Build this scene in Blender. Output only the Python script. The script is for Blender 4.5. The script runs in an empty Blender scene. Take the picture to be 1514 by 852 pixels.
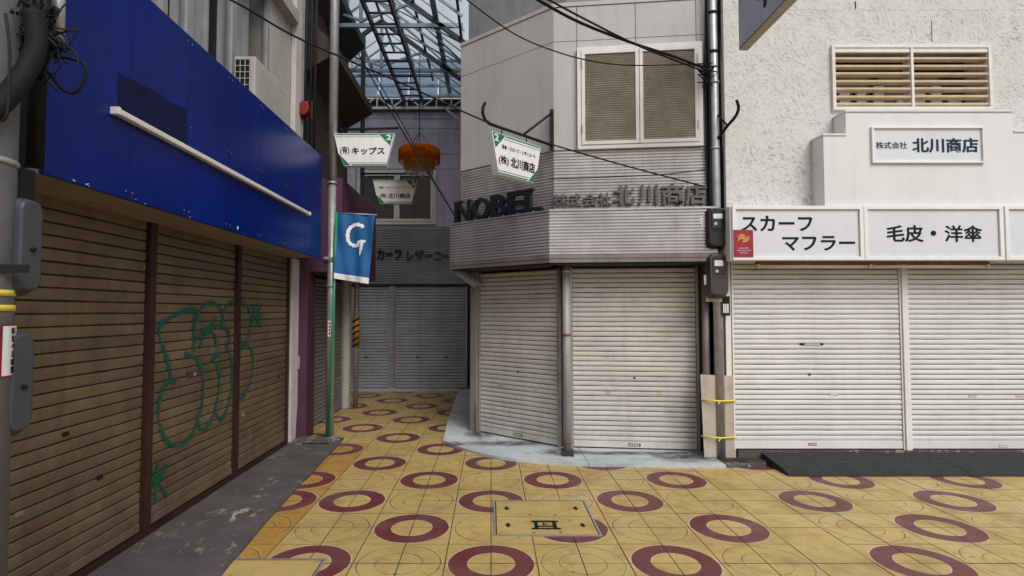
import bpy, bmesh, math, random
from mathutils import Matrix, Vector
R = math.radians
rnd = random.Random(7)
S = bpy.context.scene
COL = S.collection

# ------------------------------------------------------------------ camera, sky, sun, exposure
FPX, U0, V0, TILT, EYE = 825.0, 726.0, 426.0, math.atan(34 / 825.0), 1.64
cam_d = bpy.data.cameras.new('camera')
cam_d.sensor_width = 36.0
cam_d.lens = FPX / 1514.0 * 36.0
cam_d.shift_x = (757 - U0) / 1514.0
cam_d.clip_start = 0.05
cam_d.clip_end = 500
cam = bpy.data.objects.new('camera', cam_d)
COL.objects.link(cam)
cam.location = (0, 0, EYE)
cam.rotation_euler = (R(90) + TILT, 0, 0)
S.camera = cam

SUN = Vector((-0.33, 0.62, -0.70)).normalized()
w = bpy.data.worlds.new('World'); S.world = w; w.use_nodes = True
nt = w.node_tree
sky = nt.nodes.new('ShaderNodeTexSky'); sky.sky_type = 'NISHITA'; sky.sun_disc = False
sky.sun_elevation = math.asin(-SUN.z)
sky.sun_rotation = math.atan2(-SUN.x, -SUN.y)
sky.air_density = 1.0; sky.dust_density = 5.0; sky.ozone_density = 1.0
bg = nt.nodes['Background']; bg.inputs['Strength'].default_value = 0.09
hs_ = nt.nodes.new('ShaderNodeHueSaturation'); hs_.inputs['Saturation'].default_value = 0.40; hs_.inputs['Value'].default_value = 1.1
nt.links.new(sky.outputs[0], hs_.inputs['Color']); cl_ = nt.nodes.new('ShaderNodeMix'); cl_.data_type = 'RGBA'; cl_.inputs[0].default_value = 0.45      # an even white cloud cover
cl_.inputs[7].default_value = (7.4, 7.9, 8.6, 1); nt.links.new(hs_.outputs[0], cl_.inputs[6]); nt.links.new(cl_.outputs[2], bg.inputs[0])
sl = bpy.data.lights.new('sun', 'SUN'); sl.energy = 1.5; sl.angle = R(34); sl.color = (1.0, 0.98, 0.955)
so = bpy.data.objects.new('sun', sl); COL.objects.link(so)
so.rotation_euler = SUN.to_track_quat('-Z', 'Y').to_euler(); so.location = (-4, -6, 12)
S.view_settings.view_transform = 'Standard'
S.view_settings.look = 'None'
S.view_settings.exposure = 0.28
S.view_settings.gamma = 1.0
S.cycles.max_bounces = 6
S.cycles.transparent_max_bounces = 12

# ------------------------------------------------------------------ helpers
CT, ST = math.cos(TILT), math.sin(TILT)
EYEV = Vector((0, 0, EYE))
def ray(u, v):
    a = (u - U0) / FPX; b = (V0 - v) / FPX
    return Vector((a, CT - b * ST, b * CT + ST))
def atY(u, v, Y): d = ray(u, v); return EYEV + d * (Y / d.y)
def atX(u, v, X): d = ray(u, v); return EYEV + d * (X / d.x)
def atZ(u, v, Z): d = ray(u, v); return EYEV + d * ((Z - EYE) / d.z)
def frame(o, u):
    u = Vector((u[0], u[1], 0)).normalized(); z = Vector((0, 0, 1)); n = u.cross(z)
    m = Matrix.Identity(4)
    for r in range(3):
        m[r][0], m[r][1], m[r][2], m[r][3] = u[r], z[r], n[r], o[r]
    return m
def on(F, u, v, d=0.0):                      # where a line of sight meets the plane d in front of a wall, in the wall's own metres
    Fi = F.inverted(); o = Fi @ EYEV; k = Fi.to_3x3() @ ray(u, v)
    s = (d - o.z) / k.z
    return Vector((o.x + s * k.x, o.y + s * k.y, d))

FL = frame((-2.52, 0, 0), (0, 1))            # left shop front: x = Y, y = height, z = out into the street
FRT = frame((0, 6.20, 0), (1, 0))            # right shop front
FB = frame((0, 11.70, 0), (1, 0))            # building across the end of the alley
CM = (0.834, 6.666, 0)
FM = frame(CM, (0.994, -0.110))              # corner shop, front
FA = frame(CM, (0.758, -0.652))              # corner shop, splayed side (x is negative going left)
I4 = Matrix.Identity(4)

class MB:
    def __init__(s, M=I4): s.b = bmesh.new(); s.M = M
    def v(s, p): return s.b.verts.new(s.M @ Vector(p))
    def face(s, vs):
        try: return s.b.faces.new(vs)
        except ValueError: return None
    def box(s, x0, x1, y0, y1, z0, z1):
        p = [s.v((x, y, z)) for x in (x0, x1) for y in (y0, y1) for z in (z0, z1)]
        for f in ((0, 1, 3, 2), (4, 6, 7, 5), (0, 4, 5, 1), (2, 3, 7, 6), (0, 2, 6, 4), (1, 5, 7, 3)):
            s.face([p[i] for i in f])
        return s
    def prism(s, poly, z0, z1, axis='z'):
        mp = {'z': lambda a, b, c: (a, b, c), 'x': lambda a, b, c: (c, a, b), 'y': lambda a, b, c: (a, c, b)}[axis]
        A = [s.v(mp(a, b, z0)) for a, b in poly]; B = [s.v(mp(a, b, z1)) for a, b in poly]
        s.face(A[::-1]); s.face(B)
        n = len(poly)
        for i in range(n): s.face([A[i], A[(i + 1) % n], B[(i + 1) % n], B[i]])
        return s
    def tube(s, pts, r, n=8, cap=True):
        pts = [Vector(p) for p in pts]; rings = []
        up = None
        for i, p in enumerate(pts):
            t = (pts[min(i + 1, len(pts) - 1)] - pts[max(i - 1, 0)]).normalized()
            if up is None or abs(up.dot(t)) > 0.95:
                up = Vector((0, 0, 1)) if abs(t.z) < 0.9 else Vector((1, 0, 0))
            a = t.cross(up).normalized(); b = a.cross(t).normalized(); up = b
            rr = r[i] if isinstance(r, (list, tuple)) else r
            rings.append([s.v(p + (a * math.cos(2 * math.pi * k / n) + b * math.sin(2 * math.pi * k / n)) * rr) for k in range(n)])
        for A, B in zip(rings, rings[1:]):
            for k in range(n): f = s.face([A[k], A[(k + 1) % n], B[(k + 1) % n], B[k]]); f and setattr(f, 'smooth', n > 5)
        if cap: s.face(rings[0][::-1]); s.face(rings[-1])
        return s
    def bar(s, a, b, w_, h_=None):               # a square bar between two points
        h_ = h_ or w_
        a = Vector(a); b = Vector(b); t = (b - a).normalized()
        up = Vector((0, 0, 1)) if abs(t.z) < 0.9 else Vector((0, 1, 0))
        x = t.cross(up).normalized(); y = x.cross(t)
        q = [(-w_ / 2, -h_ / 2), (w_ / 2, -h_ / 2), (w_ / 2, h_ / 2), (-w_ / 2, h_ / 2)]
        A = [s.v(a + x * i + y * j) for i, j in q]; B = [s.v(b + x * i + y * j) for i, j in q]
        s.face(A[::-1]); s.face(B)
        for i in range(4): s.face([A[i], A[(i + 1) % 4], B[(i + 1) % 4], B[i]])
        return s
    def lathe(s, prof, c=(0, 0, 0), n=24):
        rings = [[s.v((c[0] + r * math.cos(2 * math.pi * k / n), c[1] + r * math.sin(2 * math.pi * k / n), c[2] + z)) for k in range(n)] for r, z in prof]
        for A, B in zip(rings, rings[1:]):
            for k in range(n):
                f = s.face([A[k], A[(k + 1) % n], B[(k + 1) % n], B[k]])
                if f: f.smooth = True
        return s
    def extrude(s, prof, x0, x1, cap=True):      # profile of (y, z) run along x
        A = [s.v((x0, y, z)) for y, z in prof]; B = [s.v((x1, y, z)) for y, z in prof]
        for i in range(len(prof) - 1): s.face([A[i], B[i], B[i + 1], A[i + 1]])
        return s
    def mesh(s, name, m, bevel=0, fix=True):
        if bevel:
            bmesh.ops.bevel(s.b, geom=list(s.b.edges), offset=bevel, segments=2, affect='EDGES', profile=0.6, clamp_overlap=True)
        if fix: bmesh.ops.recalc_face_normals(s.b, faces=s.b.faces)
        me = bpy.data.meshes.new(name); s.b.to_mesh(me); s.b.free()
        if m: me.materials.append(m)
        return me
    def build(s, name, m, parent=None, bevel=0, **tags):
        return link(name, s.mesh(name, m, bevel), parent, **tags)

WM = {}
def link(name, me, parent=None, mat_w=None, **tags):
    o = bpy.data.objects.new(name, me); COL.objects.link(o)
    if mat_w is not None: o.matrix_basis = mat_w
    WM[o.name] = mat_w.copy() if mat_w is not None else Matrix.Identity(4)
    if parent is not None:
        o.parent = parent; o.matrix_parent_inverse = WM[parent.name].inverted()
    for k, x in tags.items(): o[k] = x
    return o
def thing(name, label, category, loc=(0, 0, 0), group=None):
    o = bpy.data.objects.new(name, None); COL.objects.link(o); o.location = loc; o.empty_display_size = 0.1
    WM[o.name] = Matrix.Translation(loc); o['label'] = label; o['category'] = category
    if group: o['group'] = group
    return o
def T(label, category, group=None):
    d = dict(label=label, category=category)
    if group: d['group'] = group
    return d

# ------------------------------------------------------------------ materials
def nn(t, kind, **kw):
    n = t.nodes.new(kind)
    for k, x in kw.items():
        if k in n.inputs: n.inputs[k].default_value = x
        else: setattr(n, k, x)
    return n
def mixc(t, fac, a, b, mode='MIX'):
    m = t.nodes.new('ShaderNodeMix'); m.data_type = 'RGBA'; m.blend_type = mode
    for sock, x in ((m.inputs[0], fac), (m.inputs[6], a), (m.inputs[7], b)):
        if hasattr(x, 'is_output'): t.links.new(x, sock)
        elif isinstance(x, (int, float)): sock.default_value = x
        else: sock.default_value = (*x[:3], 1)
    return m.outputs[2]
def math_(t, op, a, b=None, clamp=False):
    m = t.nodes.new('ShaderNodeMath'); m.operation = op; m.use_clamp = clamp
    for sock, x in ((m.inputs[0], a), (m.inputs[1], b)):
        if x is None: continue
        if hasattr(x, 'is_output'): t.links.new(x, sock)
        else: sock.default_value = x
    return m.outputs[0]
def ramp(t, f, lo, hi):
    m = t.nodes.new('ShaderNodeMapRange'); m.inputs[1].default_value = lo; m.inputs[2].default_value = hi
    t.links.new(f, m.inputs[0]); return m.outputs[0]
def noise(t, vec, scale, detail=4, rough=0.6, stretch=None):
    if stretch:
        mp = t.nodes.new('ShaderNodeMapping'); mp.inputs['Scale'].default_value = stretch
        t.links.new(vec, mp.inputs[0]); vec = mp.outputs[0]
    n = nn(t, 'ShaderNodeTexNoise', Scale=scale, Detail=detail, Roughness=rough)
    t.links.new(vec, n.inputs['Vector']); return n.outputs['Fac']
def mat(name, c, rough=0.6, metal=0.0, var=0.15, scale=3.0, dirt=0.0, dirtc=(0.03, 0.025, 0.02), streak=0.0, bump=0.0, bscale=60, rnd_=0.0, spec=0.5):
    m = bpy.data.materials.new(name); m.use_nodes = True; t = m.node_tree
    b = t.nodes['Principled BSDF']; b.inputs['Roughness'].default_value = rough; b.inputs['Metallic'].default_value = metal
    b.inputs['Specular IOR Level'].default_value = spec
    pos = t.nodes.new('ShaderNodeNewGeometry').outputs['Position']
    n1 = noise(t, pos, scale)
    col = mixc(t, ramp(t, n1, 0.3, 0.7), [x * (1 - var) for x in c], [min(1, x * (1 + var * 0.6)) for x in c])
    if rnd_:
        oi = t.nodes.new('ShaderNodeObjectInfo')
        col = mixc(t, ramp(t, oi.outputs['Random'], 0, 1), col, [0, 0, 0])
        k = col.node.inputs[0]; t.links.remove(k.links[0]); t.links.new(math_(t, 'MULTIPLY', oi.outputs['Random'], rnd_), k)
    if dirt:
        n2 = noise(t, pos, scale * 2.3, 8, 0.7)
        f = math_(t, 'MULTIPLY', ramp(t, n2, 0.52, 0.75), dirt, True)
        col = mixc(t, f, col, dirtc)
    if streak:
        n3 = noise(t, pos, 9.0, 5, 0.65, (1, 1, 0.08))
        f = math_(t, 'MULTIPLY', ramp(t, n3, 0.5, 0.78), streak, True)
        col = mixc(t, f, col, dirtc)
    t.links.new(col, b.inputs['Base Color'])
    if bump:
        nb = noise(t, pos, bscale, 6, 0.6); bp = t.nodes.new('ShaderNodeBump')
        bp.inputs['Strength'].default_value = bump; bp.inputs['Distance'].default_value = 0.01
        t.links.new(nb, bp.inputs['Height']); t.links.new(bp.outputs[0], b.inputs['Normal'])
    return m
M = {}
def D(name, *a, **k): M[name] = mat(name, *a, **k); return M[name]
D('blue_paint', (0.001, 0.013, 0.155), 0.28, var=0.2, scale=1.0, dirt=0.35, streak=0.35, dirtc=(0.006, 0.022, 0.20), spec=0.22)
D('blue_ghost', (0.0015, 0.006, 0.048), 0.5, var=0.35, scale=9, spec=0.2)
D('shutter_brown', (0.155, 0.110, 0.064), 0.55, var=0.35, scale=2.6, dirt=0.6, dirtc=(0.06, 0.028, 0.014), streak=0.45, bump=0.15, rnd_=0.2)
D('shutter_cream', (0.60, 0.575, 0.53), 0.5, var=0.12, scale=2.5, dirt=0.3, dirtc=(0.2, 0.16, 0.11), streak=0.22, rnd_=0.12)
D('shutter_white', (0.70, 0.69, 0.665), 0.5, var=0.08, scale=2.0, dirt=0.2, dirtc=(0.3, 0.26, 0.2), streak=0.14, rnd_=0.07)
D('shutter_grey', (0.42, 0.42, 0.44), 0.5, var=0.15, scale=2.5, dirt=0.3, dirtc=(0.12, 0.11, 0.11), streak=0.3, rnd_=0.1)
D('shutter_dark', (0.20, 0.19, 0.19), 0.55, var=0.2, scale=2.5, rnd_=0.1)
D('maroon', (0.032, 0.009, 0.008), 0.5, var=0.3, scale=6, dirt=0.3)
D('soffit', (0.25, 0.21, 0.16), 0.7, var=0.2, dirt=0.3, dirtc=(0.12, 0.09, 0.06))
D('wall_pale', (0.39, 0.365, 0.335), 0.85, var=0.15, scale=2, dirt=0.3, dirtc=(0.25, 0.22, 0.19), streak=0.4, bump=0.15, bscale=90)
D('wall_grey', (0.26, 0.25, 0.24), 0.9, var=0.25, scale=3, dirt=0.4, streak=0.4, bump=0.3)
D('white_paint', (0.74, 0.72, 0.68), 0.6, var=0.08, scale=3, dirt=0.25, dirtc=(0.35, 0.31, 0.27), streak=0.2)
D('pillar_white', (0.50, 0.47, 0.44), 0.7, var=0.12, scale=5, dirt=0.35, dirtc=(0.3, 0.25, 0.2))
D('purple', (0.07, 0.022, 0.05), 0.6, var=0.25, scale=3, dirt=0.3, streak=0.3)
D('dark_brown', (0.045, 0.035, 0.03), 0.8, var=0.3, scale=5, dirt=0.3)
D('black', (0.010, 0.010, 0.011), 0.6, var=0.3, scale=12, spec=0.2)
D('dark', (0.03, 0.028, 0.027), 0.8, var=0.3, scale=6)
D('rubber', (0.020, 0.020, 0.021), 0.8, var=0.35, scale=7, dirt=0.3, dirtc=(0.05, 0.048, 0.045), bump=0.5, bscale=160)
D('steel', (0.42, 0.42, 0.43), 0.42, 0.55, var=0.2, scale=8, dirt=0.4, dirtc=(0.12, 0.10, 0.09), streak=0.3)
D('steel_blue', (0.22, 0.31, 0.37), 0.5, 0.3, var=0.25, scale=6, dirt=0.25)
D('steel_dark', (0.035, 0.045, 0.055), 0.5, 0.3, var=0.25, scale=6, dirt=0.4, dirtc=(0.06, 0.03, 0.02))
D('girder_white', (0.55, 0.56, 0.58), 0.55, var=0.2, scale=8, dirt=0.5, dirtc=(0.15, 0.11, 0.09))
D('concrete', (0.48, 0.51, 0.53), 0.9, var=0.2, scale=1.3, dirt=0.6, dirtc=(0.13, 0.13, 0.125), bump=0.25, bscale=70)
D('concrete_pole', (0.12, 0.12, 0.124), 0.85, var=0.2, scale=6, dirt=0.4, dirtc=(0.12, 0.12, 0.12), streak=0.3, bump=0.2)
D('pink_slab', (0.085, 0.068, 0.069), 0.85, var=0.3, scale=3, dirt=0.75, dirtc=(0.055, 0.05, 0.05), bump=0.25)
def scuffs(name, c, sc=3.2, lo=.60, hi=.66, k=.7):
    m = M[name]; t = m.node_tree; b = t.nodes['Principled BSDF']; pos = t.nodes.new('ShaderNodeNewGeometry').outputs['Position']
    f = math_(t, 'MULTIPLY', ramp(t, noise(t, pos, 16, 8, .75, (1, .45, 1)), lo, hi), ramp(t, noise(t, pos, sc, 3, .6), .5, .62))
    old = b.inputs['Base Color'].links[0].from_socket
    t.links.new(mixc(t, math_(t, 'MULTIPLY', f, k), old, c), b.inputs['Base Color'])
scuffs('pink_slab', (.42, .40, .39), 1.6, .54, .60, .8)
scuffs('concrete', (.05, .047, .043), 1.1, .50, .68, .7)
D('panel', (0.50, 0.475, 0.465), 0.75, var=0.06, scale=1.8, dirt=0.22, dirtc=(0.28, 0.26, 0.26), streak=0.32, bump=0.06)
D('panel_dark', (0.26, 0.25, 0.26), 0.8, var=0.12, scale=2, dirt=0.3, streak=0.4)
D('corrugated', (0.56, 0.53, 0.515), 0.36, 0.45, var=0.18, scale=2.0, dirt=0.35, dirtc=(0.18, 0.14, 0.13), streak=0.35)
D('fascia_trim', (0.25, 0.20, 0.19), 0.5, 0.2, var=0.2, scale=3, dirt=0.3, streak=0.3)
D('lilac', (0.62, 0.57, 0.70), 0.8, var=0.1, scale=1.5, dirt=0.3, dirtc=(0.2, 0.19, 0.24), streak=0.35)
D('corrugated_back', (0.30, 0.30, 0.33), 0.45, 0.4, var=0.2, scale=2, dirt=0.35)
D('letter_black', (0.016, 0.017, 0.022), 0.35, var=0.2)
D('letter_grey', (0.15, 0.125, 0.12), 0.5, 0.3, var=0.3, scale=7, dirt=0.4, dirtc=(0.05, 0.04, 0.04))
D('ink', (0.010, 0.011, 0.018), 0.6, var=0.05, spec=0.15)
D('ink_blue', (0.02, 0.035, 0.075), 0.6, var=0.1, spec=0.15)
D('sign_white', (0.78, 0.78, 0.78), 0.35, var=0.06, scale=3, dirt=0.18, dirtc=(0.42, 0.39, 0.35), streak=0.22)
D('sign_panel', (0.66, 0.67, 0.70), 0.3, var=0.05, scale=2, dirt=0.15, dirtc=(0.45, 0.44, 0.42), streak=0.16)
D('parapet', (0.72, 0.71, 0.70), 0.8, var=0.06, scale=1.3, dirt=0.12, dirtc=(0.5, 0.48, 0.46), streak=0.25, bump=0.05)
D('green', (0.004, 0.16, 0.075), 0.4, var=0.1)
D('green_pole', (0.01, 0.24, 0.09), 0.4, var=0.1)
D('graffiti', (0.002, 0.072, 0.05), 0.55, var=0.3, scale=25)
D('red', (0.30, 0.006, 0.018), 0.4, var=0.1)
D('red_box', (0.20, 0.010, 0.010), 0.4, var=0.2, scale=10)
D('gold', (0.75, 0.48, 0.12), 0.4, var=0.1)
D('yellow', (0.72, 0.60, 0.06), 0.5, var=0.1)
D('guard', (0.38, 0.19, 0.02), 0.5, var=0.15)
D('wood', (0.62, 0.475, 0.33), 0.65, var=0.15, scale=7, dirt=0.2, dirtc=(0.3, 0.2, 0.13))
D('plywood', (0.46, 0.40, 0.33), 0.8, var=0.15, scale=6, dirt=0.35, dirtc=(0.2, 0.17, 0.14), streak=0.3)
D('louver', (0.47, 0.43, 0.36), 0.6, var=0.2, scale=5, dirt=0.35, dirtc=(0.16, 0.13, 0.1))
D('meter_dark', (0.020, 0.018, 0.017), 0.42, var=0.15, scale=5, spec=0.35)
D('meter_grey', (0.045, 0.050, 0.060), 0.5, var=0.15, scale=5, dirt=0.25, streak=0.3)
D('flag', (0.007, 0.095, 0.27), 0.75, var=0.12, scale=5)
D('flag_print', (0.78, 0.78, 0.78), 0.7, var=0.05)
D('curtain', (0.55, 0.55, 0.54), 0.9, var=0.15, scale=4)
D('tile_blue', (0.34, 0.36, 0.48), 0.35, var=0.12, scale=4)
D('beige', (0.42, 0.36, 0.28), 0.6, var=0.15)
D('alu', (0.50, 0.50, 0.52), 0.35, 0.6, var=0.15, scale=8)
D('ac_white', (0.39, 0.385, 0.36), 0.5, var=0.1, scale=4, dirt=0.25, dirtc=(0.3, 0.28, 0.25))
D('rust', (0.22, 0.085, 0.03), 0.85, var=0.4, scale=14)
D('tube_white', (0.70, 0.66, 0.60), 0.3, var=0.08)
D('paper', (0.75, 0.75, 0.73), 0.7, var=0.05)
D('orange_tile', (0.56, 0.33, 0.07), 0.6, var=0.2)
D('ground_m', (0.30, 0.25, 0.16), 0.9, var=0.2, scale=2, dirt=0.4)
D('grout', (0.07, 0.056, 0.038), 0.9, var=0.3, scale=8)
D('pipe_grey', (0.36, 0.34, 0.32), 0.55, 0.1, var=0.2, scale=6, dirt=0.4, dirtc=(0.14, 0.11, 0.09), streak=0.35)
D('conduit_black', (0.012, 0.012, 0.012), 0.7, var=0.3, scale=20, spec=0.2)
D('screen', (0.012, 0.013, 0.016), 0.12, var=0.1)

def stucco():
    m = D('stucco', (0.65, 0.64, 0.615), 0.85, var=0.06, scale=1.5, dirt=0.15, dirtc=(0.45, 0.42, 0.39), streak=0.12)
    t = m.node_tree; b = t.nodes['Principled BSDF']; pos = t.nodes.new('ShaderNodeNewGeometry').outputs['Position']
    wv = noise(t, pos, 2.3, 3, 0.6)
    hs = []
    for k, (st, sc) in enumerate((((1, 1, .16), 85), ((.16, 1, 1), 85), ((.25, 1, 1), 120))):
        mp = t.nodes.new('ShaderNodeMapping'); mp.inputs['Rotation'].default_value = (0, (0.5, -0.45, 0.25)[k], 0)
        t.links.new(pos, mp.inputs[0]); hs.append(noise(t, mp.outputs[0], sc, 3, 0.55, st))
    a = mixc(t, ramp(t, wv, 0.44, 0.56), hs[0], hs[1])
    crev = math_(t, 'MULTIPLY', ramp(t, a, 0.555, 0.62), ramp(t, noise(t, pos, 3.1, 5, 0.75), 0.34, 0.62))
    crev2 = math_(t, 'MULTIPLY', ramp(t, hs[2], 0.60, 0.66), 0.5)
    deep = math_(t, 'MAXIMUM', crev, crev2)
    old = b.inputs['Base Color'].links[0].from_socket
    t.links.new(mixc(t, math_(t, 'MULTIPLY', deep, 0.62), old, (0.13, 0.12, 0.11)), b.inputs['Base Color'])
    h2 = math_(t, 'SUBTRACT', math_(t, 'MULTIPLY', a, 0.8), deep)
    bp = t.nodes.new('ShaderNodeBump'); bp.inputs['Strength'].default_value = 0.6; bp.inputs['Distance'].default_value = 0.008
    t.links.new(h2, bp.inputs['Height']); t.links.new(bp.outputs[0], b.inputs['Normal'])
    return m
stucco()

def glass(name, c, rough=0.05, alpha=0.25):
    m = bpy.data.materials.new(name); m.use_nodes = True; b = m.node_tree.nodes['Principled BSDF']
    b.inputs['Base Color'].default_value = (*c, 1); b.inputs['Roughness'].default_value = rough; b.inputs['Alpha'].default_value = alpha
    M[name] = m
glass('pane', (0.05, 0.055, 0.06), 0.05, 0.18)
glass('pane_dark', (0.02, 0.022, 0.026), 0.06, 0.7)
def translucent(name, c, mixt):
    m = bpy.data.materials.new(name); m.use_nodes = True; t = m.node_tree; t.nodes.clear()
    o = t.nodes.new('ShaderNodeOutputMaterial'); a = t.nodes.new('ShaderNodeBsdfTranslucent'); b = t.nodes.new('ShaderNodeBsdfTransparent')
    pos = t.nodes.new('ShaderNodeNewGeometry').outputs['Position']
    col = mixc(t, ramp(t, noise(t, pos, 2.5, 6, 0.7), 0.3, 0.75), c, [x * 0.72 for x in c])
    t.links.new(col, a.inputs[0]); t.links.new(col, b.inputs[0])
    x = t.nodes.new('ShaderNodeMixShader'); x.inputs[0].default_value = mixt
    t.links.new(a.outputs[0], x.inputs[1]); t.links.new(b.outputs[0], x.inputs[2]); t.links.new(x.outputs[0], o.inputs[0]); M[name] = m
translucent('roof_sheet', (0.97, 0.99, 1.0), 0.78)
translucent('roof_blue', (0.74, 0.86, 0.93), 0.5)
translucent('lamp_glass', (0.85, 0.83, 0.78), 0.55)
translucent('lamp_amber', (0.85, 0.42, 0.07), 0.5)
D('lamp_red', (0.16, 0.03, 0.015), 0.4)
translucent('lamp_yellow', (1.0, 0.80, 0.30), 0.55)

def tile_mat(name, base, kind):
    """one floor tile with a quarter of a ring cast into it; UV = metres from the tile's centre, ring centre at the corner (.15,.15)"""
    m = bpy.data.materials.new(name); m.use_nodes = True; t = m.node_tree; b = t.nodes['Principled BSDF']
    b.inputs['Roughness'].default_value = 0.45; b.inputs['Specular IOR Level'].default_value = 0.4
    geo = t.nodes.new('ShaderNodeNewGeometry'); pos = geo.outputs['Position']
    at = t.nodes.new('ShaderNodeAttribute'); at.attribute_name = 'UVMap'
    sx = t.nodes.new('ShaderNodeSeparateXYZ'); t.links.new(at.outputs['Vector'], sx.inputs[0])
    dx = math_(t, 'SUBTRACT', sx.outputs[0], 0.15); dy = math_(t, 'SUBTRACT', sx.outputs[1], 0.15)
    r = math_(t, 'SQRT', math_(t, 'ADD', math_(t, 'MULTIPLY', dx, dx), math_(t, 'MULTIPLY', dy, dy)))
    wob = math_(t, 'MULTIPLY', math_(t, 'SUBTRACT', noise(t, pos, 14, 3), 0.5), 0.006)
    r = math_(t, 'ADD', r, wob)
    def band(c, w_): return math_(t, 'LESS_THAN', math_(t, 'ABSOLUTE', math_(t, 'SUBTRACT', r, c)), w_)
    oi = t.nodes.new('ShaderNodeObjectInfo').outputs['Random']
    y1 = mixc(t, ramp(t, noise(t, pos, 1.1, 3), 0.3, 0.7), [x * 0.80 for x in base], base)
    y1 = mixc(t, math_(t, 'MULTIPLY', oi, 0.30), y1, [base[0] * 0.78, base[1] * 0.66, base[2] * 0.5])
    y1 = mixc(t, math_(t, 'MULTIPLY', ramp(t, noise(t, pos, 130, 2), 0.55, 0.7), 0.25), y1, [x * 0.55 for x in base])
    st = noise(t, pos, 2.6, 9, 0.72)
    if kind == 'red':
        rc = mixc(t, ramp(t, noise(t, pos, 150, 2), 0.5, 0.72), (0.125, 0.018, 0.026), (0.23, 0.06, 0.06))
        rc = mixc(t, math_(t, 'MULTIPLY', ramp(t, noise(t, pos, 3.0, 8, .7), 0.42, 0.68), 0.6), rc, (0.13, 0.06, 0.075))
        y1 = mixc(t, band(0.218, 0.0625), y1, rc)
        edge = math_(t, 'MAXIMUM', band(0.2835, 0.0042), band(0.1525, 0.0036))
        y1 = mixc(t, math_(t, 'MULTIPLY', edge, math_(t, 'MULTIPLY', ramp(t, noise(t, pos, 9, 3), 0.30, 0.5), 0.85)), y1, (0.60, 0.50, 0.38))
        groove = edge
    elif kind == 'plain':
        groove = math_(t, 'MAXIMUM', band(0.272, 0.0046), band(0.155, 0.0040))
        y1 = mixc(t, math_(t, 'MULTIPLY', groove, math_(t, 'ADD', 0.45, math_(t, 'MULTIPLY', ramp(t, noise(t, pos, 4, 5, 0.7), 0.40, 0.58), 0.5))), y1, (0.085, 0.062, 0.04))
        groove2 = math_(t, 'MAXIMUM', band(0.2805, 0.0035), band(0.1625, 0.0032))
        y1 = mixc(t, math_(t, 'MULTIPLY', groove2, 0.35), y1, (0.60, 0.54, 0.40))
    else:
        groove = None
    y1 = mixc(t, math_(t, 'MULTIPLY', ramp(t, st, 0.46, 0.74), 0.62), y1, (0.15, 0.105, 0.05))
    y1 = mixc(t, math_(t, 'MULTIPLY', ramp(t, noise(t, pos, 5.5, 9, 0.75), 0.56, 0.70), 0.55), y1, (0.10, 0.08, 0.05))
    vo = nn(t, 'ShaderNodeTexVoronoi', Scale=2.6); t.links.new(pos, vo.inputs['Vector'])
    spot = math_(t, 'LESS_THAN', math_(t, 'ADD', vo.outputs['Distance'], math_(t, 'MULTIPLY', noise(t, pos, 60, 3), .03)), 0.055)
    y1 = mixc(t, math_(t, 'MULTIPLY', spot, .55), y1, (0.06, 0.05, 0.04))
    t.links.new(y1, b.inputs['Base Color'])
    t.links.new(ramp(t, st, 0.2, 0.9), b.inputs['Roughness'])
    nb = noise(t, pos, 90, 4)
    h = nb if groove is None else math_(t, 'SUBTRACT', nb, math_(t, 'MULTIPLY', groove, 2.5))
    bp = t.nodes.new('ShaderNodeBump'); bp.inputs['Strength'].default_value = 0.15; bp.inputs['Distance'].default_value = 0.004
    t.links.new(h, bp.inputs['Height']); t.links.new(bp.outputs[0], b.inputs['Normal'])
    M[name] = m
YEL = (0.56, 0.405, 0.145)
ORA = (0.50, 0.28, 0.06)
for nm, b_ in (('yellow', YEL), ('orange', ORA)):
    for kd in ('red', 'plain', 'blank'): tile_mat('tile_%s_%s' % (nm, kd), b_, kd)

# ------------------------------------------------------------------ lettering
def text_mesh(s, F, x0, y0, w_, h_, z, depth, m, bold=0.0, flip=False, slant=0.0):
    """outline lettering fitted to the box x0,y0,w_,h_ of a wall frame F, z in front of it"""
    over = max(0, bold - .006); bold = min(bold, .006)
    c = bpy.data.curves.new('lettering', 'FONT'); c.body = s; c.size = 1.0; c.offset = bold; c.extrude = 0.5; c.resolution_u = 3
    o = bpy.data.objects.new('lettering', c); COL.objects.link(o)
    dg = bpy.context.evaluated_depsgraph_get()
    me = bpy.data.meshes.new_from_object(o.evaluated_get(dg))
    bpy.data.objects.remove(o); bpy.data.curves.remove(c)
    if over:                                              # heavier strokes: the outline laid over itself, a little shifted
        bm = bmesh.new()
        for k, (dx, dy) in enumerate(((0, 0), (over, 0), (-over, 0), (0, over * .8), (0, -over * .8))):
            me.transform(Matrix.Translation((dx, dy, k * .012))); bm.from_mesh(me); me.transform(Matrix.Translation((-dx, -dy, -k * .012)))
        bm.to_mesh(me); bm.free()
    xs = [v.co.x for v in me.vertices]; ys = [v.co.y for v in me.vertices]
    ax, bx, ay, by = min(xs), max(xs), min(ys), max(ys)
    for v in me.vertices:
        px = (v.co.x - ax) / max(1e-6, bx - ax) * w_; py = (v.co.y - ay) / max(1e-6, by - ay) * h_
        v.co = F @ Vector((x0 + px, y0 + py + slant * px, z + (v.co.z + 0.5) * depth))
    me.materials.clear(); me.materials.append(m)
    return me
def text(s, F, x0, y0, w_, h_, z, m, parent, depth=0.002, bold=0.0, name='lettering', **k):
    return link(name, text_mesh(s, F, x0, y0, w_, h_, z, depth, m, bold, **k), parent)
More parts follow.
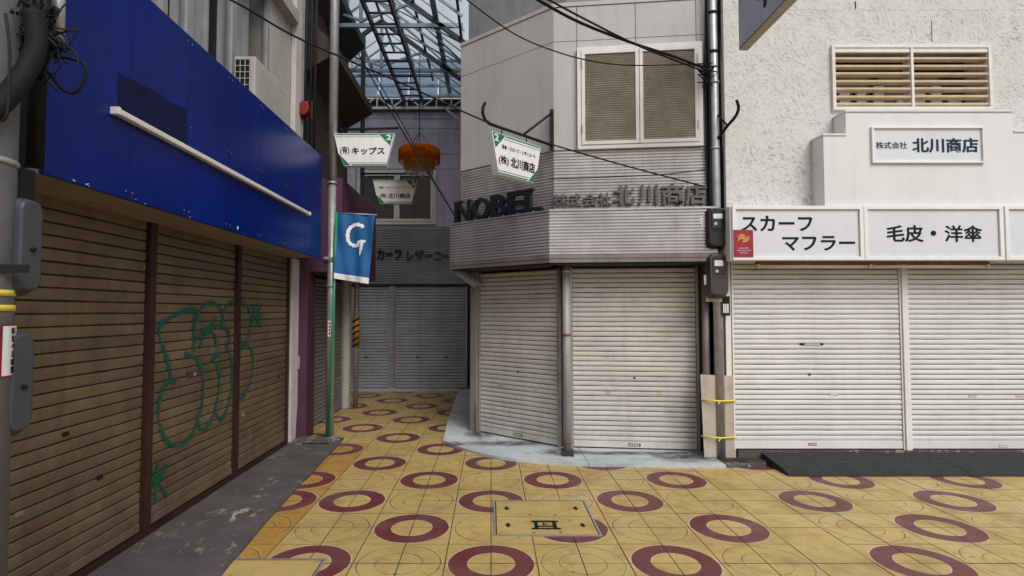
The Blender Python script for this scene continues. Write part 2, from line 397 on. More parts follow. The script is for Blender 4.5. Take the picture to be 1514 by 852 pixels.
def text_px(s, F, a, b, z, m, parent, **k):      # lettering between two points of the photograph, on its sign
    p = on(F, *a, z); q = on(F, *b, z)
    return text(s, F, min(p.x, q.x), min(p.y, q.y), abs(q.x - p.x), abs(q.y - p.y), z, m, parent, **k)

# ------------------------------------------------------------------ roller shutters, panels
SLATS = {}
def slat_mesh(L, p, m, grooved):
    key = (round(L, 3), round(p, 4), m.name, rnd.randrange(3))
    if key not in SLATS:
        b = MB()
        if grooved: prof = [(0, -.004), (.04 * p, .004), (.25 * p, .010), (.55 * p, .011), (.78 * p, .009), (.88 * p, .002), (.90 * p, -.008)]
        else: prof = [(0, -.003), (.05 * p, .005), (.45 * p, .008), (.83 * p, .008), (.885 * p, .002), (.905 * p, -.008)]
        n = 7; rows = []
        for i in range(n + 1):
            f = 0 if i in (0, n) else 1
            dy, dz = rnd.uniform(-.0016, .0016) * f, rnd.uniform(-.0022, .0016) * f
            rows.append([b.v((L * i / n, y + dy, z + dz)) for y, z in prof])
        for A, B in zip(rows, rows[1:]):
            for k in range(len(prof) - 1): b.face([A[k], B[k], B[k + 1], A[k + 1]])
        SLATS[key] = b.mesh('slat', m, fix=False)
    return SLATS[key]
def shutter(F, x0, x1, y0, y1, p, m, parent, bar=0.07, guide=0.03, gm=None, label=None, grooved=True, guide_out=0.03):
    b = MB(F)
    b.box(x0, x1, y0, y1, -.035, -.012)                                   # the dark curtain behind the joints
    o = b.build('roller_shutter', M['dark'], parent)
    if label: o['label'] = label
    bb = MB(F); bb.box(x0 + .004, x1 - .004, y0 + .014, y0 + bar, -.010, .014); bb.build('bottom_bar', m, o, bevel=.003)
    for xx in ((x0 - guide, x0), (x1, x1 + guide)):
        g = MB(F); g.box(xx[0] + .001, xx[1] - .001, y0, y1, -.03, guide_out); g.build('guide_rail', gm or M['steel'], o)
    y = y0 + bar + .002
    while y + p * .6 < y1:
        jit = rnd.uniform(-.0012, .0012)
        me = slat_mesh(x1 - x0 - .006, p, m, grooved)
        link('slat', me, o, F @ Matrix.Translation((x0 + .003, y, jit)))
        y += p
    return o
def corr(F, x0, x1, y0, y1, z, pitch, amp, name, m, parent):
    n = max(2, int((y1 - y0) / pitch)); prof = []
    for k in range(n):
        a = y0 + (y1 - y0) * k / n; q = (y1 - y0) / n
        prof += [(a, z), (a + q * .12, z + amp), (a + q * .62, z + amp), (a + q * .78, z)]
    prof.append((y1, z))
    b = MB(F); b.extrude(prof, x0, x1)
    o = link(name, b.mesh(name, m, fix=False), parent); return o

# ================================================================== GROUND
def sheet(name, poly, z0, z1, m, kind='structure', **k):
    o = MB().prism(poly, z0, z1).build(name, m, None, **k); o['kind'] = kind; return o
g = MB(); g.box(-90, 90, -60, 120, -.30, -.030); g = g.build('ground', M['ground_m']); g['kind'] = 'structure'
pav = MB(); pav.box(-9, 14, -6, 11.62, -.028, -.007); pav = pav.build('tiled_pavement', M['grout']); pav['kind'] = 'structure'

def tile_mesh(name, m, sx=.3, sy=.3, join=None, at=None, rot=0):
    b = join or MB(); j = .0019
    vs = []
    for k, (z, e) in enumerate(((-.008, 0), (-.0012, 0), (0, .0015))):
        q = []
        for sx_, sy_ in ((-1, -1), (1, -1), (1, 1), (-1, 1)):
            q.append((sx_ * (sx / 2 - j - e), sy_ * (sy / 2 - j - e), z))
        vs.append(q)
    uv = b.b.loops.layers.uv.get('UVMap') or b.b.loops.layers.uv.new('UVMap')
    Mt = Matrix.Translation(at or (0, 0, 0)) @ Matrix.Rotation(rot, 4, 'Z')
    bv = [[(b.b.verts.new(Mt @ Vector(p)), p) for p in q] for q in vs]
    fs = [bv[2]]
    for A, B in zip(bv, bv[1:]):
        for i in range(4): fs.append([A[i], A[(i + 1) % 4], B[(i + 1) % 4], B[i]])
    for k_, f in enumerate(fs):
        ff = b.b.faces.new([x[0] for x in f]); ff.material_index = 0 if k_ == 0 else 1
        for lp, x in zip(ff.loops, f): lp[uv].uv = (x[1][0], x[1][1])
    return b
TM = {}
def tm(colr, kd, sx=.3, sy=.3):
    k = (colr, kd, sx, sy)
    if k not in TM:
        TM[k] = tile_mesh('tile', None, sx, sy).mesh('tile', M['tile_%s_%s' % (colr, kd)]); TM[k].materials.append(M['grout'])
    return TM[k]
cells = []                                                     # (x, y, colour, kind, rotation, size x)
def cell(cx, cy, red, colr='yellow'):
    for qx, qy, rot in ((-1, -1, 0), (1, -1, R(90)), (1, 1, R(180)), (-1, 1, R(270))):
        cells.append((cx + qx * .15, cy + qy * .15, colr, 'red' if red else 'plain', rot, .3))
for j in range(-5, 14):
    cy = 3.7 + .6 * j
    for i in range(-7 if j > 9 else (-4 if j > 5 else -3), 4):
        red = (i + j) % 2 == 0
        if i == -3 and j < 6: cell(-1.8, cy, j in (2, 3, 5, -1), 'orange')
        else: cell(.6 * i, cy, red)
    for dy in (-.15, .15): cells.append((2.30, cy + dy, 'yellow', 'blank', 0, .398))
    for k in range(0, 9): cell(2.8 + .6 * k, cy, (k + j) % 2 == 0)
def in_view(x, y):
    if y < 3.40 or y > 11.6: return False
    u = U0 + FPX * x / y
    if u < -20 or u > 1560: return False
    if y > 6.0 and x > .45: return False
    if y > 6.3 and x > -.05: return False
    if y > 6.75 and x > -.4: return False
    if y < 7.25 and x < -1.95: return False
    if x < -2.45 - max(0, (y - 9.6) * 3): return False
    return True
vis = sorted([c for c in cells if in_view(c[0], c[1])], key=lambda c: c[1])
for c in vis[:298]:
    x, y, colr, kd, rot, sx = c
    zz = rnd.uniform(-.0012, .0012)
    link('tile', tm(colr, kd, sx, .3), pav, Matrix.Translation((x, y, zz)) @ Matrix.Rotation(rot, 4, 'Z') @ Matrix.Rotation(rnd.uniform(-.002, .002), 4, 'X'))
rest = {}
keep = set(vis[:298])
for c in cells:
    if c in keep: continue
    x, y, colr, kd, rot, sx = c
    if y > 6.3 and x > -.4: continue
    if y > 6.0 and x > .45: continue
    rest.setdefault((colr, kd), MB())
    tile_mesh('', None, sx, .3, rest[(colr, kd)], (x, y, 0), rot)
for (colr, kd), b in rest.items():
    me = b.mesh('far_tiles', M['tile_%s_%s' % (colr, kd)]); me.materials.append(M['grout'])
    o = link('far_tiles', me, pav); o['kind'] = 'stuff'

# worn pinkish slab in front of the left shop
sheet('pavement_slab', [(-2.53, -4), (-1.62, -4), (-1.655, 3.4), (-1.74, 4.4), (-1.80, 5.5), (-1.86, 6.9), (-1.885, 7.22), (-2.53, 7.22)], -.006, .022, M['pink_slab'])
# concrete apron round the corner shop
AP = [(-.66, 11.6), (-.635, 8.2), (-.60, 7.03), (-.46, 6.80), (-.284, 6.59), (-.10, 6.39), (.104, 6.235), (.30, 6.14), (.467, 6.085), (.75, 6.01), (1.03, 5.96)]
sheet('concrete_apron', AP + [(1.03, 6.9), (-.2, 7.7), (-.3, 11.6)], -.006, .030, M['concrete'])
sheet('concrete_apron', [(1.036, 5.957), (1.94, 5.91), (2.30, 5.905), (2.46, 5.91), (2.46, 6.75), (1.036, 6.9)], -.006, .031, M['concrete'])
sheet('pink_step', [(2.465, 5.91), (2.62, 5.93), (2.90, 5.95), (3.05, 6.30), (3.05, 6.5), (2.465, 6.5)], -.006, .034, M['pink_slab'])
sheet('shop_threshold', [(2.70, 6.16), (8.5, 6.16), (8.5, 6.6), (2.70, 6.6)], .036, .117, M['pink_slab'])
# patches and a drain slot
sheet('drain_slot', [(-2.30, 6.86), (-1.98, 6.86), (-1.98, 6.90), (-2.30, 6.90)], .0235, .027, M['black'])
sheet('kerb_patch', [(-2.46, 7.02), (-1.95, 7.0), (-1.93, 7.19), (-2.44, 7.2)], .0230, .04, M['pink_slab'])

# dark weathered stains on the apron
def stain_mat():
    m = bpy.data.materials.new('stain'); m.use_nodes = True; t = m.node_tree; b = t.nodes['Principled BSDF']
    b.inputs['Base Color'].default_value = (.03, .028, .026, 1); b.inputs['Roughness'].default_value = .9
    g_ = t.nodes.new('ShaderNodeTexCoord').outputs['Generated']; v = t.nodes.new('ShaderNodeVectorMath'); v.operation = 'DISTANCE'
    v.inputs[1].default_value = (.5, .5, .5); t.links.new(g_, v.inputs[0])
    fall = math_(t, 'SUBTRACT', 1, math_(t, 'MULTIPLY', v.outputs['Value'], 1.9), True)
    pos = t.nodes.new('ShaderNodeNewGeometry').outputs['Position']
    a_ = math_(t, 'MULTIPLY', ramp(t, noise(t, pos, 7, 8, .7), .30, .62), math_(t, 'MULTIPLY', fall, 1.25), True)
    t.links.new(a_, b.inputs['Alpha']); M['stain'] = m
stain_mat()
for x, y, rx, ry in ((.84, 6.42, .34, .22), (2.30, 6.22, .55, .30), (1.7, 6.38, .9, .12), (-.12, 7.35, .25, .3), (.35, 6.85, .8, .16), (2.75, 6.06, .4, .14), (-.45, 6.85, .16, .16)):
    b = MB(); vs = [b.v((x + rx * math.cos(k * math.pi / 10), y + ry * math.sin(k * math.pi / 10), .0345 + .0001 * k / 20)) for k in range(20)]; b.face(vs)
    o = b.build('ground_stain', M['stain'], None); o['kind'] = 'structure'

# back strip of pavement at the foot of the far building
sheet('threshold_strip', [(-6, 11.45), (-.66, 11.45), (-.66, 11.8), (-6, 11.8)], -.005, .032, M['concrete'])

# ================================================================== RUBBER RAMPS
def ramp_mat(x0, x1, lab):
    t_ = thing('rubber_ramp', lab, 'ramp', (x0, 5.6, 0), 'black rubber ramps along the right shop front')
    b = MB(); b.prism([(5.60, .002), (5.605, .020), (5.69, .048), (6.15, .098), (6.15, .002)], x0, x1, 'x'); b.build('ramp_body', M['rubber'], t_)
    b = MB()
    n = 0
    for i in range(int((x1 - x0) / .09)):
        for j in range(4):
            xx = x0 + .04 + .09 * i; yy = 5.74 + .1 * j; z = .048 + (yy - 5.69) / .46 * .050
            b.prism([(xx, yy), (xx + .05, yy + .02), (xx + .045, yy + .035), (xx - .005, yy + .015)], z - .001, z + .003)
    o = b.build('tread_bumps', M['rubber'], t_); o['kind'] = 'stuff'
ramp_mat(2.95, 4.75, 'black rubber ramp mat whose left end shows beside the pink step')
ramp_mat(4.757, 6.55, 'black rubber ramp mat at the far right below the right-hand white shutter')

# ================================================================== MANHOLE COVERS
def cover(corners, lab, split, kanji):
    (x0, y0), (x1, y1) = corners
    t_ = thing('manhole_cover', lab, 'manhole cover', ((x0 + x1) / 2, (y0 + y1) / 2, 0), 'tiled manhole covers in the yellow pavement')
    f = MB(); z0, z1 = .0015, .0065; e = .016
    for a in ((x0, x1, y0, y0 + e), (x0, x1, y1 - e, y1), (x0, x0 + e, y0 + e, y1 - e), (x1 - e, x1, y0 + e, y1 - e)): f.box(*a, z0, z1)
    f.build('cover_frame', M['steel'], t_)
    f = MB(); f.box(x0 + e, x1 - e, y0 + e, y1 - e, z0, .0025); f.build('frame_gap', M['black'], t_)
    ys = [y0 + e + .006, (y0 + y1) / 2 + .0, y1 - e - .006] if split else [y0 + e + .006, y1 - e - .006]
    for a, b in zip(ys, ys[1:]):
        p = MB(); p.box(x0 + e + .008, x1 - e - .008, a + .006, b - .006, z0, .0055); p.build('cover_panel', M['tile_yellow_blank'], t_)
        for xx in ((x0 + .11, x1 - .11) if split else ((x0 + x1) / 2,)):
            h = MB(); yc = (a + b) / 2
            h.box(xx - .022, xx + .022, yc - .011, yc + .011, .006, .0072)
            if split: h.box(xx - .011, xx + .011, yc - .038, yc - .0115, .006, .0072); h.box(xx - .011, xx + .011, yc + .0115, yc + .038, .006, .0072)
            h.build('lifting_slot', M['black'], t_)
        if split:
            for xx in ((x0 + x1) / 2 - .10, (x0 + x1) / 2 + .10):
                h = MB(); h.box(xx - .012, xx + .012, a + .03, a + .042, .006, .0071); h.build('key_hole', M['black'], t_)
    if kanji:                                                    # the cast emblem: a box with two lights and four stub ears
        cx, cy = (x0 + x1) / 2 + .0, (ys[0] + ys[1]) / 2 + .01
        h = MB(); z = (.006, .0074)
        for a in ((-.085, .085, .045, .080), (-.055, .055, -.045, -.020), (-.055, .055, -.090, -.065), (-.085, -.0555, -.095, .0445), (.0555, .085, -.095, .0445),
                  (-.020, -.002, -.010, .030), (.004, .020, .0, .020), (-.105, -.0855, .045, .075), (.0855, .105, .045, .075), (-.110, -.0855, -.095, -.065), (.0855, .110, -.095, -.065)):
            h.box(cx + a[0], cx + a[1], cy + a[2], cy + a[3], *z)
        h.build('emblem', M['black'], t_)
cover(((.020, 4.13), (.810, 4.90)), 'double tiled manhole cover with a dark cast emblem in the middle of the pavement', True, True)
cover(((-1.75, 3.15), (-1.085, 3.76)), 'single tiled manhole cover beside the worn slab of the left shop', False, False)

# ================================================================== LEFT SHOP
ls = thing('shop_building', 'shuttered left shop with brown roller shutters and curtained upper windows behind the blue fascia', 'building', (-2.6, 4, 0))
MB().box(-5.5, -2.575, -1.2, 6.95, 0, 3.45).build('wall', M['wall_pale'], ls)
HL = 7.0
MB().box(-5.5, -2.60, -1.2, 4.55, 3.455, 3.60).build('window_wall', M['wall_pale'], ls)
b = MB(); b.box(-5.5, -2.545, 6.29, 7.20, 3.46, HL); b.build('upper_wall', M['wall_pale'], ls)
MB().box(-5.5, -2.56, -1.2, 6.285, 5.25, HL).build('upper_wall', M['wall_pale'], ls)
MB().box(-5.4, -3.2, -1.2, 6.285, 3.605, 5.245).build('room_back', M['dark'], ls)
MB().box(-2.558, -2.43, 5.3, 6.93, 5.27, 5.42).build('balcony_slab', M['wall_pale'], ls)
b = MB(); b.box(-2.54, -2.475, 6.96, 7.18, 3.46, HL); b.build('corner_pilaster', M['pillar_white'], ls, bevel=.006)
# upper window band
wins = [(1.9, 3.10), (3.10, 3.85), (3.85, 4.62), (4.62, 5.42), (5.42, 6.27)]
for a, c in wins:
    fo = MB(FL); z0, z1 = -.07, -.02
    for q in ((a, c, 3.61, 3.66), (a, c, 5.18, 5.24), (a, a + .045, 3.66, 5.18), (c - .045, c, 3.66, 5.18)): fo.box(*q, z0, z1)
    wo = fo.build('window', M['alu'], ls)
    p = MB(FL); p.box(a + .045, c - .045, 3.66, 5.18, -.05, -.045); p.build('pane', M['pane'], wo)
    cu = MB(FL); prof = []
    n = 26; A = []; B = []
    for k in range(n + 1):
        xx = a + .05 + (c - a - .1) * k / n * (0.86 if a > 4 else 1); zz = -.20 + .03 * math.sin(k * 2.1 + a) + .015 * math.sin(k * .9)
        A.append(cu.v((xx, 3.62, zz))); B.append(cu.v((xx, 5.2, zz)))
    for k in range(n): f = cu.face([A[k], A[k + 1], B[k + 1], B[k]]); f.smooth = True
    cu.build('curtain', M['curtain'], wo)
# shutters
MU = [1.275, 2.685, 4.10, 5.515, 6.90]
for k in range(4):
    shutter(FL, MU[k] + .05, MU[k + 1] - .05, .055, 2.30, .075, M['shutter_brown'], ls, guide=.012, gm=M['maroon'], grooved=False)
for y in MU[:-1]:
    MB(FL).box(y - .037, y + .037, .023, 2.31, -.05, .035).build('mullion', M['maroon'], ls)
MB(FL).box(6.863, 6.93, .023, 2.31, -.05, .025).build('end_post', M['maroon'], ls)
MB(FL).box(-1.2, 6.86, .0225, .056, -.05, .045).build('shutter_sill', M['maroon'], ls)
MB(FL).box(-1.2, 6.86, 2.272, 2.45, -.05, -.038).build('shutter_hood', M['dark_brown'], ls)
for k, (u, v) in enumerate(((97, 642), (288, 553), (148, 706), (360, 614), (412, 558), (29, 760))):
    p = on(FL, u, v, .012); MB(FL).box(p.x - .025, p.x + .025, p.y - .012, p.y + .012, .006, .016).build('lock_plate', M['soffit' if k % 2 else 'black'], ls, bevel=.002)
p = on(FL, 288, 553, .012); MB(FL).box(p.x - .12, p.x + .12, p.y - .022, p.y + .022, .010, .0135).build('mail_slot', M['dark_brown'], ls)
# white leaning pillar with conduits
b = MB(FL); A = [(6.94, .023), (7.12, .023), (7.40, 2.30), (6.955, 2.30)]
b.prism(A, -.05, .05); b.build('corner_pillar', M['pillar_white'], ls, bevel=.004)
b = MB(FL); b.tube([(7.15, .9, .06), (7.44, 2.28, .06)], .016); b.build('conduit', M['pillar_white'], ls)
b = MB(FL); b.tube([(7.20, .03, .06), (7.20, 1.0, .06), (7.47, 2.28, .06)], .012); b.build('conduit', M['purple'], ls)

# graffiti in dark green spray paint
gx = lambda x, y: (210 + x / 3.41, 430 + y / 3.41)
strokes = [[(270, 95), (210, 105), (130, 145), (85, 190), (95, 250), (125, 340), (145, 430), (140, 455)], [(115, 455), (175, 455)],
 [(140, 450), (105, 500), (85, 580), (90, 680), (120, 750), (170, 785), (220, 765), (255, 720), (280, 660), (305, 560), (308, 440), (290, 370), (260, 335), (215, 322)],
 [(275, 95), (265, 180), (262, 260), (260, 310)], [(275, 160), (290, 100), (330, 65), (370, 68), (400, 100), (408, 150), (395, 170), (350, 185), (300, 210), (270, 250)],
 [(370, 125), (355, 170), (330, 200)], [(295, 290), (305, 235), (335, 208), (365, 225), (375, 285)],
 [(395, 170), (430, 195), (442, 240), (425, 285), (445, 320), (455, 400), (450, 500), (430, 590), (400, 650), (378, 630), (370, 590), (385, 520), (390, 440), (375, 370), (355, 345), (395, 315)],
 [(290, 660), (290, 690), (315, 700), (350, 650), (372, 590)], [(410, 110), (440, 65), (480, 55), (525, 75), (548, 120), (545, 200), (525, 265), (490, 290)],
 [(525, 265), (555, 310), (558, 400), (535, 490), (500, 540), (470, 530)], [(605, 65), (550, 170)], [(555, 75), (600, 190)], [(545, 130), (605, 122)], [(580, 60), (575, 180)]]
strokes = [[gx(*p) for p in s_] for s_ in strokes]
gl = lambda x, y: (x / 2.84, 552 + y / 2.84)
strokes += [[gl(663, 370), gl(650, 545)], [gl(702, 385), gl(622, 500)], [gl(626, 385), gl(700, 520)], [gl(628, 452), gl(690, 440)]]
def smooth(pts, n=5):
    out = []
    for i in range(len(pts) - 1):
        p0, p1, p2, p3 = pts[max(i - 1, 0)], pts[i], pts[i + 1], pts[min(i + 2, len(pts) - 1)]
        for k in range(n):
            t_ = k / n
            out.append(tuple(.5 * ((2 * b) + (-a + c) * t_ + (2 * a - 5 * b + 4 * c - d) * t_ ** 2 + (-a + 3 * b - 3 * c + d) * t_ ** 3) for a, b, c, d in zip(p0, p1, p2, p3)))
    out.append(tuple(pts[-1])); return out
gb = MB(FL); go = MB(FL); go_pts = {}
for si, s_ in enumerate(strokes):
    P = [on(FL, *q, .012) for q in s_]; P = smooth([(p.x, p.y) for p in P]) if len(P) > 2 else [(p.x, p.y) for p in P]
    A = []; B = []
    for i, p in enumerate(P):
        a = Vector(P[max(i - 1, 0)]); c = Vector(P[min(i + 1, len(P) - 1)]); d = (c - a).normalized(); n_ = Vector((-d.y, d.x))
        wd = (.0150 + .006 * math.sin(i * .55 + si * 1.7)) * (.8 if len(P) == 2 else 1)
        z = .0118 + si * .00012
        go_pts.setdefault(si, []).append((p, n_, wd))
        A.append(gb.v((p[0] + n_.x * wd, p[1] + n_.y * wd, z))); B.append(gb.v((p[0] - n_.x * wd, p[1] - n_.y * wd, z)))
    for i in range(len(P) - 1): gb.face([A[i], B[i], B[i + 1], A[i + 1]])
gb.build('graffiti', M['graffiti'], ls)
m_ = mat('graffiti_mist', (.003, .10, .07), .7, var=.2); t_ = m_.node_tree; gp_ = t_.nodes.new('ShaderNodeNewGeometry')
t_.links.new(math_(t_, 'MULTIPLY', ramp(t_, noise(t_, gp_.outputs['Position'], 160, 3), .42, .62), .42), t_.nodes['Principled BSDF'].inputs['Alpha'])
for si, L_ in go_pts.items():
    A = [go.v((p[0] + n_.x * (wd + .016), p[1] + n_.y * (wd + .016), .0098 + si * .0001)) for p, n_, wd in L_]
    B = [go.v((p[0] - n_.x * (wd + .016), p[1] - n_.y * (wd + .016), .0098 + si * .0001)) for p, n_, wd in L_]
    for i in range(len(A) - 1): go.face([A[i], B[i], B[i + 1], A[i + 1]])
go.build('graffiti_mist', m_, ls)

# blue fascia sign
bs = thing('fascia_sign', 'long blank blue fascia sign over the brown shutters', 'sign', (-2.1, 4.5, 2.28))
MB().box(-2.13, -2.10, 2.60, 6.87, 2.285, 3.56).build('sign_face', M['blue_paint'], bs, bevel=.006)
MB().box(-2.515, -2.135, 6.845, 6.868, 2.288, 3.557).build('sign_end', M['blue_paint'], bs)
MB().box(-2.55, -2.135, 2.61, 6.84, 2.29, 2.315).build('soffit', M['soffit'], bs)
MB().box(-2.55, -2.135, 2.61, 6.84, 3.53, 3.555).build('top_plate', M['dark'], bs)
MB().box(-2.55, -2.135, 2.61, 2.63, 2.32, 3.525).build('sign_end', M['black'], bs)
b = MB(FL)
Q = [on(FL, u, v, .4225) for u, v in ((175, 168), (276, 215), (276, 160), (252, 152), (236, 138), (175, 108))]
b.prism([(p.x, p.y) for p in Q], .4203, .4225); b.build('faded_patch', M['blue_ghost'], bs)
for k in range(1, 7): MB(FL).box(2.60 + .61 * k, 2.6025 + .61 * k, 2.30, 3.55, .4201, .4208).build('panel_joint', M['blue_ghost'], bs)
for k in range(5):
    yy = 2.60 + .61 * (k + 1)
    for zz in (2.33, 2.92, 3.51):
        for dy in (-.03, .03): MB(FL).box(yy + dy - .004, yy + dy + .004, zz - .004, zz + .004, .4201, .4225).build('screw_head', M['steel'], bs)
for k in range(14):
    yy = rnd.uniform(2.62, 6.7) if k > 4 else rnd.uniform(2.62, 2.9); zz = rnd.uniform(2.288, 2.302); a_ = rnd.uniform(.002, .005)
    MB(FL).box(yy - a_ * 1.6, yy + a_, zz - a_ * .6, zz + a_ * .7, .4203, .4210).build('paint_chip', M['paper' if k % 3 else 'ink_blue'], bs)
p = on(FL, 352, 337, .4225); MB(FL).box(p.x - .012, p.x + .012, p.y - .012, p.y + .012, .4203, .4212).build('paint_chip', M['paper'], bs)
sl_ = thing('strip_light', 'slim white strip light fixed along the blue fascia sign', 'light', (-2.08, 4.7, 2.74))
a = on(FL, 172, 172, .45); c = on(FL, 457, 317, .45)
MB().box(-2.098, -2.055, a.x, c.x, 2.729, 2.762).build('batten', M['tube_white'], sl_, bevel=.006)
for q in (a.x, c.x): MB().box(-2.099, -2.050, q - .012, q + .012, 2.725, 2.766).build('end_cap', M['white_paint'], sl_, bevel=.004)

# air conditioner behind the sign's top
ac = thing('air_conditioner', 'white outdoor air conditioner unit behind the top edge of the blue sign', 'air conditioner', (-2.3, 5.7, 3.56))
X1, X0, Ya, Yb, Za, Zb = -2.20, -2.40, 5.10, 5.98, 3.57, 4.02
MB().box(X0, X1, Ya + .02, Yb, Za, Zb).build('casing', M['ac_white'], ac, bevel=.012)
MB().box(X0 + .012, X1 - .05, Ya + .008, Ya + .0195, Za + .03, Zb - .03).build('coil', M['black'], ac)
for k in range(7): z = Za + .05 + .06 * k; MB().box(X0 + .008, X1 - .04, Ya, Ya + .008, z, z + .006).build('grille_bar', M['ac_white'], ac)
for k in range(4): x = X0 + .02 + .045 * k; MB().box(x, x + .006, Ya - .004, Ya - .0005, Za + .03, Zb - .03).build('grille_bar', M['ac_white'], ac)
MB().box(X1 + .0005, X1 + .006, Ya + .06, Yb - .05, Za + .05, Zb - .05).build('side_panel', M['wall_pale'], ac, bevel=.002)
MB().box(X0, X1, Ya, Yb, Za - .02, Za - .002).build('foot_rail', M['steel'], ac)
# red alarm box
rb = thing('alarm_box', 'small red alarm box on the grey wall above the blue sign', 'alarm', (-2.45, 7.25, 4.3))
p = atY(451, 162, 7.17)
b = MB(frame((p.x, 7.19, p.z), (1, 0))); b.prism([(  .066 * math.cos(k * math.pi / 8), .092 * math.sin(k * math.pi / 8)) for k in range(16)], 0, .09); b.build('bell', M['red_box'], rb, bevel=.008)
MB(frame((p.x, 7.195, p.z), (1, 0))).box(-.085, .085, -.12, .12, -.02, -.001).build('base_plate', M['red_box'], rb, bevel=.006)

# ================================================================== DARK BUILDING ON THE LEFT OF THE ALLEY
pb = thing('alley_building', 'dark building lining the left of the alley with purple fascia and pillar', 'building', (-2.6, 8.4, 0))
MB().box(-5.5, -2.56, 7.26, 9.62, 0, 3.40).build('wall', M['dark'], pb)
MB().box(-5.5, -2.50, 7.26, 9.62, 3.405, 7.15).build('upper_wall', M['dark_brown'], pb)
MB().box(-3.0, -2.452, 7.205, 7.255, 3.42, 7.0).build('pier', M['wall_grey'], pb)
MB().box(-2.558, -2.36, 7.17, 7.50, 0.023, 2.9).build('pillar', M['purple'], pb, bevel=.008)
MB().box(-2.555, -2.42, 7.0, 7.165, 2.32, 2.9).build('purple_panel', M['purple'], pb)
MB().box(-2.49, -1.95, 7.25, 9.40, 2.15, 3.38).build('fascia', M['purple'], pb, bevel=.006)
shutter(frame((-2.52, 0, 0), (0, 1)), 7.55, 9.42, .01, 2.14, .06, M['shutter_dark'], pb)
MB().box(-2.53, -2.40, 9.46, 9.60, 0, 2.6).build('end_post', M['pillar_white'], pb, bevel=.004)
for nm, z, dx in (('lower', 4.82, .42), ('upper', 6.0, .28)):
    b = MB(); b.prism([(-2.495, z), (-2.495 + dx, z + .25), (-2.495 + dx, z + .38), (-2.495, z + .75)], 7.30, 9.60, 'y'); b.build('canopy', M['dark_brown'], pb)
for k, x in enumerate((-2.44, -2.37, -2.31)):
    b = MB(); b.tube([(x, 7.20 - .01 * k, 2.95), (x + .02, 7.20 - .01 * k, 7.0)], .018, 6); b.build('duct_and_gap_shade', M['black'], pb)

# silver pole with banner, sign arm
sp = thing('steel_pole', 'tall silver steel pole at the mouth of the alley beside the blue sign', 'pole', (-2.08, 7.26, 0.02))
MB().tube([(-2.08, 7.26, .02), (-2.08, 7.26, 3.3)], .052, 14).build('pole_tube', M['steel'], sp)
MB().tube([(-2.08, 7.26, 3.3), (-2.08, 7.26, 9)], .06, 14).build('upper_tube', M['steel'], sp)
for z in (2.28, 1.95, 3.30): MB().tube([(-2.08, 7.26, z), (-2.08, 7.26, z + .03)], .064, 14).build('pipe_clamp', M['steel'], sp)
MB().box(-2.16, -1.86, 7.19, 7.205, 2.31, 2.34).build('banner_clip', M['steel'], sp)
MB().tube([(-2.16, 7.26, 4.02), (-1.22, 7.26, 4.05)], .018, 8).build('sign_arm', M['black'], sp)
fs_ = thing('pole_sticker', 'white sticker with red marks stuck on the silver pole', 'sticker', (-2.06, 7.20, 1.45))
F_ = frame((-2.065, 7.202, 0), (1, 0)); a = on(F_, 485, 474, 0); c = on(F_, 489, 498, 0)
MB(F_).box(a.x, c.x + .01, c.y, a.y, 0, .002).build('sticker_sheet', M['paper'], fs_)
for k in range(4): MB(F_).box(a.x + .01, c.x - .002, c.y + .03 + k * .043, c.y + .055 + k * .043, .0025, .0035).build('printed_mark', M['red'], fs_)

gp = thing('banner_pole', 'thin green pole leaning against the silver pole', 'pole', (-2.05, 7.16, 0.02))
a = atY(486, 644, 7.16); c = atY(498, 314, 7.12)
MB().tube([a, c], .017, 8).build('pole_tube', M['green_pole'], gp)
bn = thing('banner_flag', 'blue banner with a white painted letter G on the green pole', 'banner', (c.x, 7.12, 2.0))
Fb = frame((0, 7.12, 0), (1, 0))
tl, tr, br, bl = [on(Fb, *q) for q in ((499, 316), (555, 319), (545, 420), (495, 412))]
def bilin(s_, t_):
    top = tl.lerp(tr, s_); bot = bl.lerp(br, s_); p = top.lerp(bot, t_)
    return Vector((p.x, p.y, .028 * math.sin(s_ * 7 + t_ * 2.3) * (.25 + t_) + .012 * math.sin(s_ * 15 - t_ * 5) + .01 * math.sin(t_ * 9)))
def cloth(t0, t1, nm, m):
    b = MB(Fb); n, k = 18, 14; G = [[b.v(bilin(i / n, t0 + (t1 - t0) * j / k)) for i in range(n + 1)] for j in range(k + 1)]
    for j in range(k):
        for i in range(n): f = b.face([G[j][i], G[j][i + 1], G[j + 1][i + 1], G[j + 1][i]]); f.smooth = True
    return b.build(nm, m, bn)
cloth(0, .915, 'cloth', M['flag']); cloth(.915, 1, 'hem', M['flag_print'])
MB().tube([Fb @ tl + Vector((-.03, 0, .01)), Fb @ tr + Vector((.02, 0, .01))], .008, 6).build('top_rod', M['steel'], bn)
gpts = smooth([(.70, .19), (.66, .16), (.50, .155), (.36, .21), (.31, .30), (.33, .40), (.42, .455), (.55, .46), (.62, .44)], 4)
def blob(pts, wd, nm):
    b = MB(Fb); A = []; B = []
    for i, p in enumerate(pts):
        a_ = Vector(pts[max(i - 1, 0)]); c_ = Vector(pts[min(i + 1, len(pts) - 1)]); d = (c_ - a_).normalized()
        wv = wd[i] if isinstance(wd, list) else wd * (1 + .25 * math.sin(i * 2.3))
        for L, s_ in ((A, 1), (B, -1)):
            q = bilin(p[0] - d.y * wv * s_ * 1.7, p[1] + d.x * wv * s_); q.z += .006; L.append(b.v(q))
    for i in range(len(pts) - 1): b.face([A[i], B[i], B[i + 1], A[i + 1]])
    b.build(nm, M['flag_print'], bn)
blob(gpts, .026, 'painted_letter')
blob([(.56, .42), (.68, .395), (.80, .385)], .022, 'painted_letter')
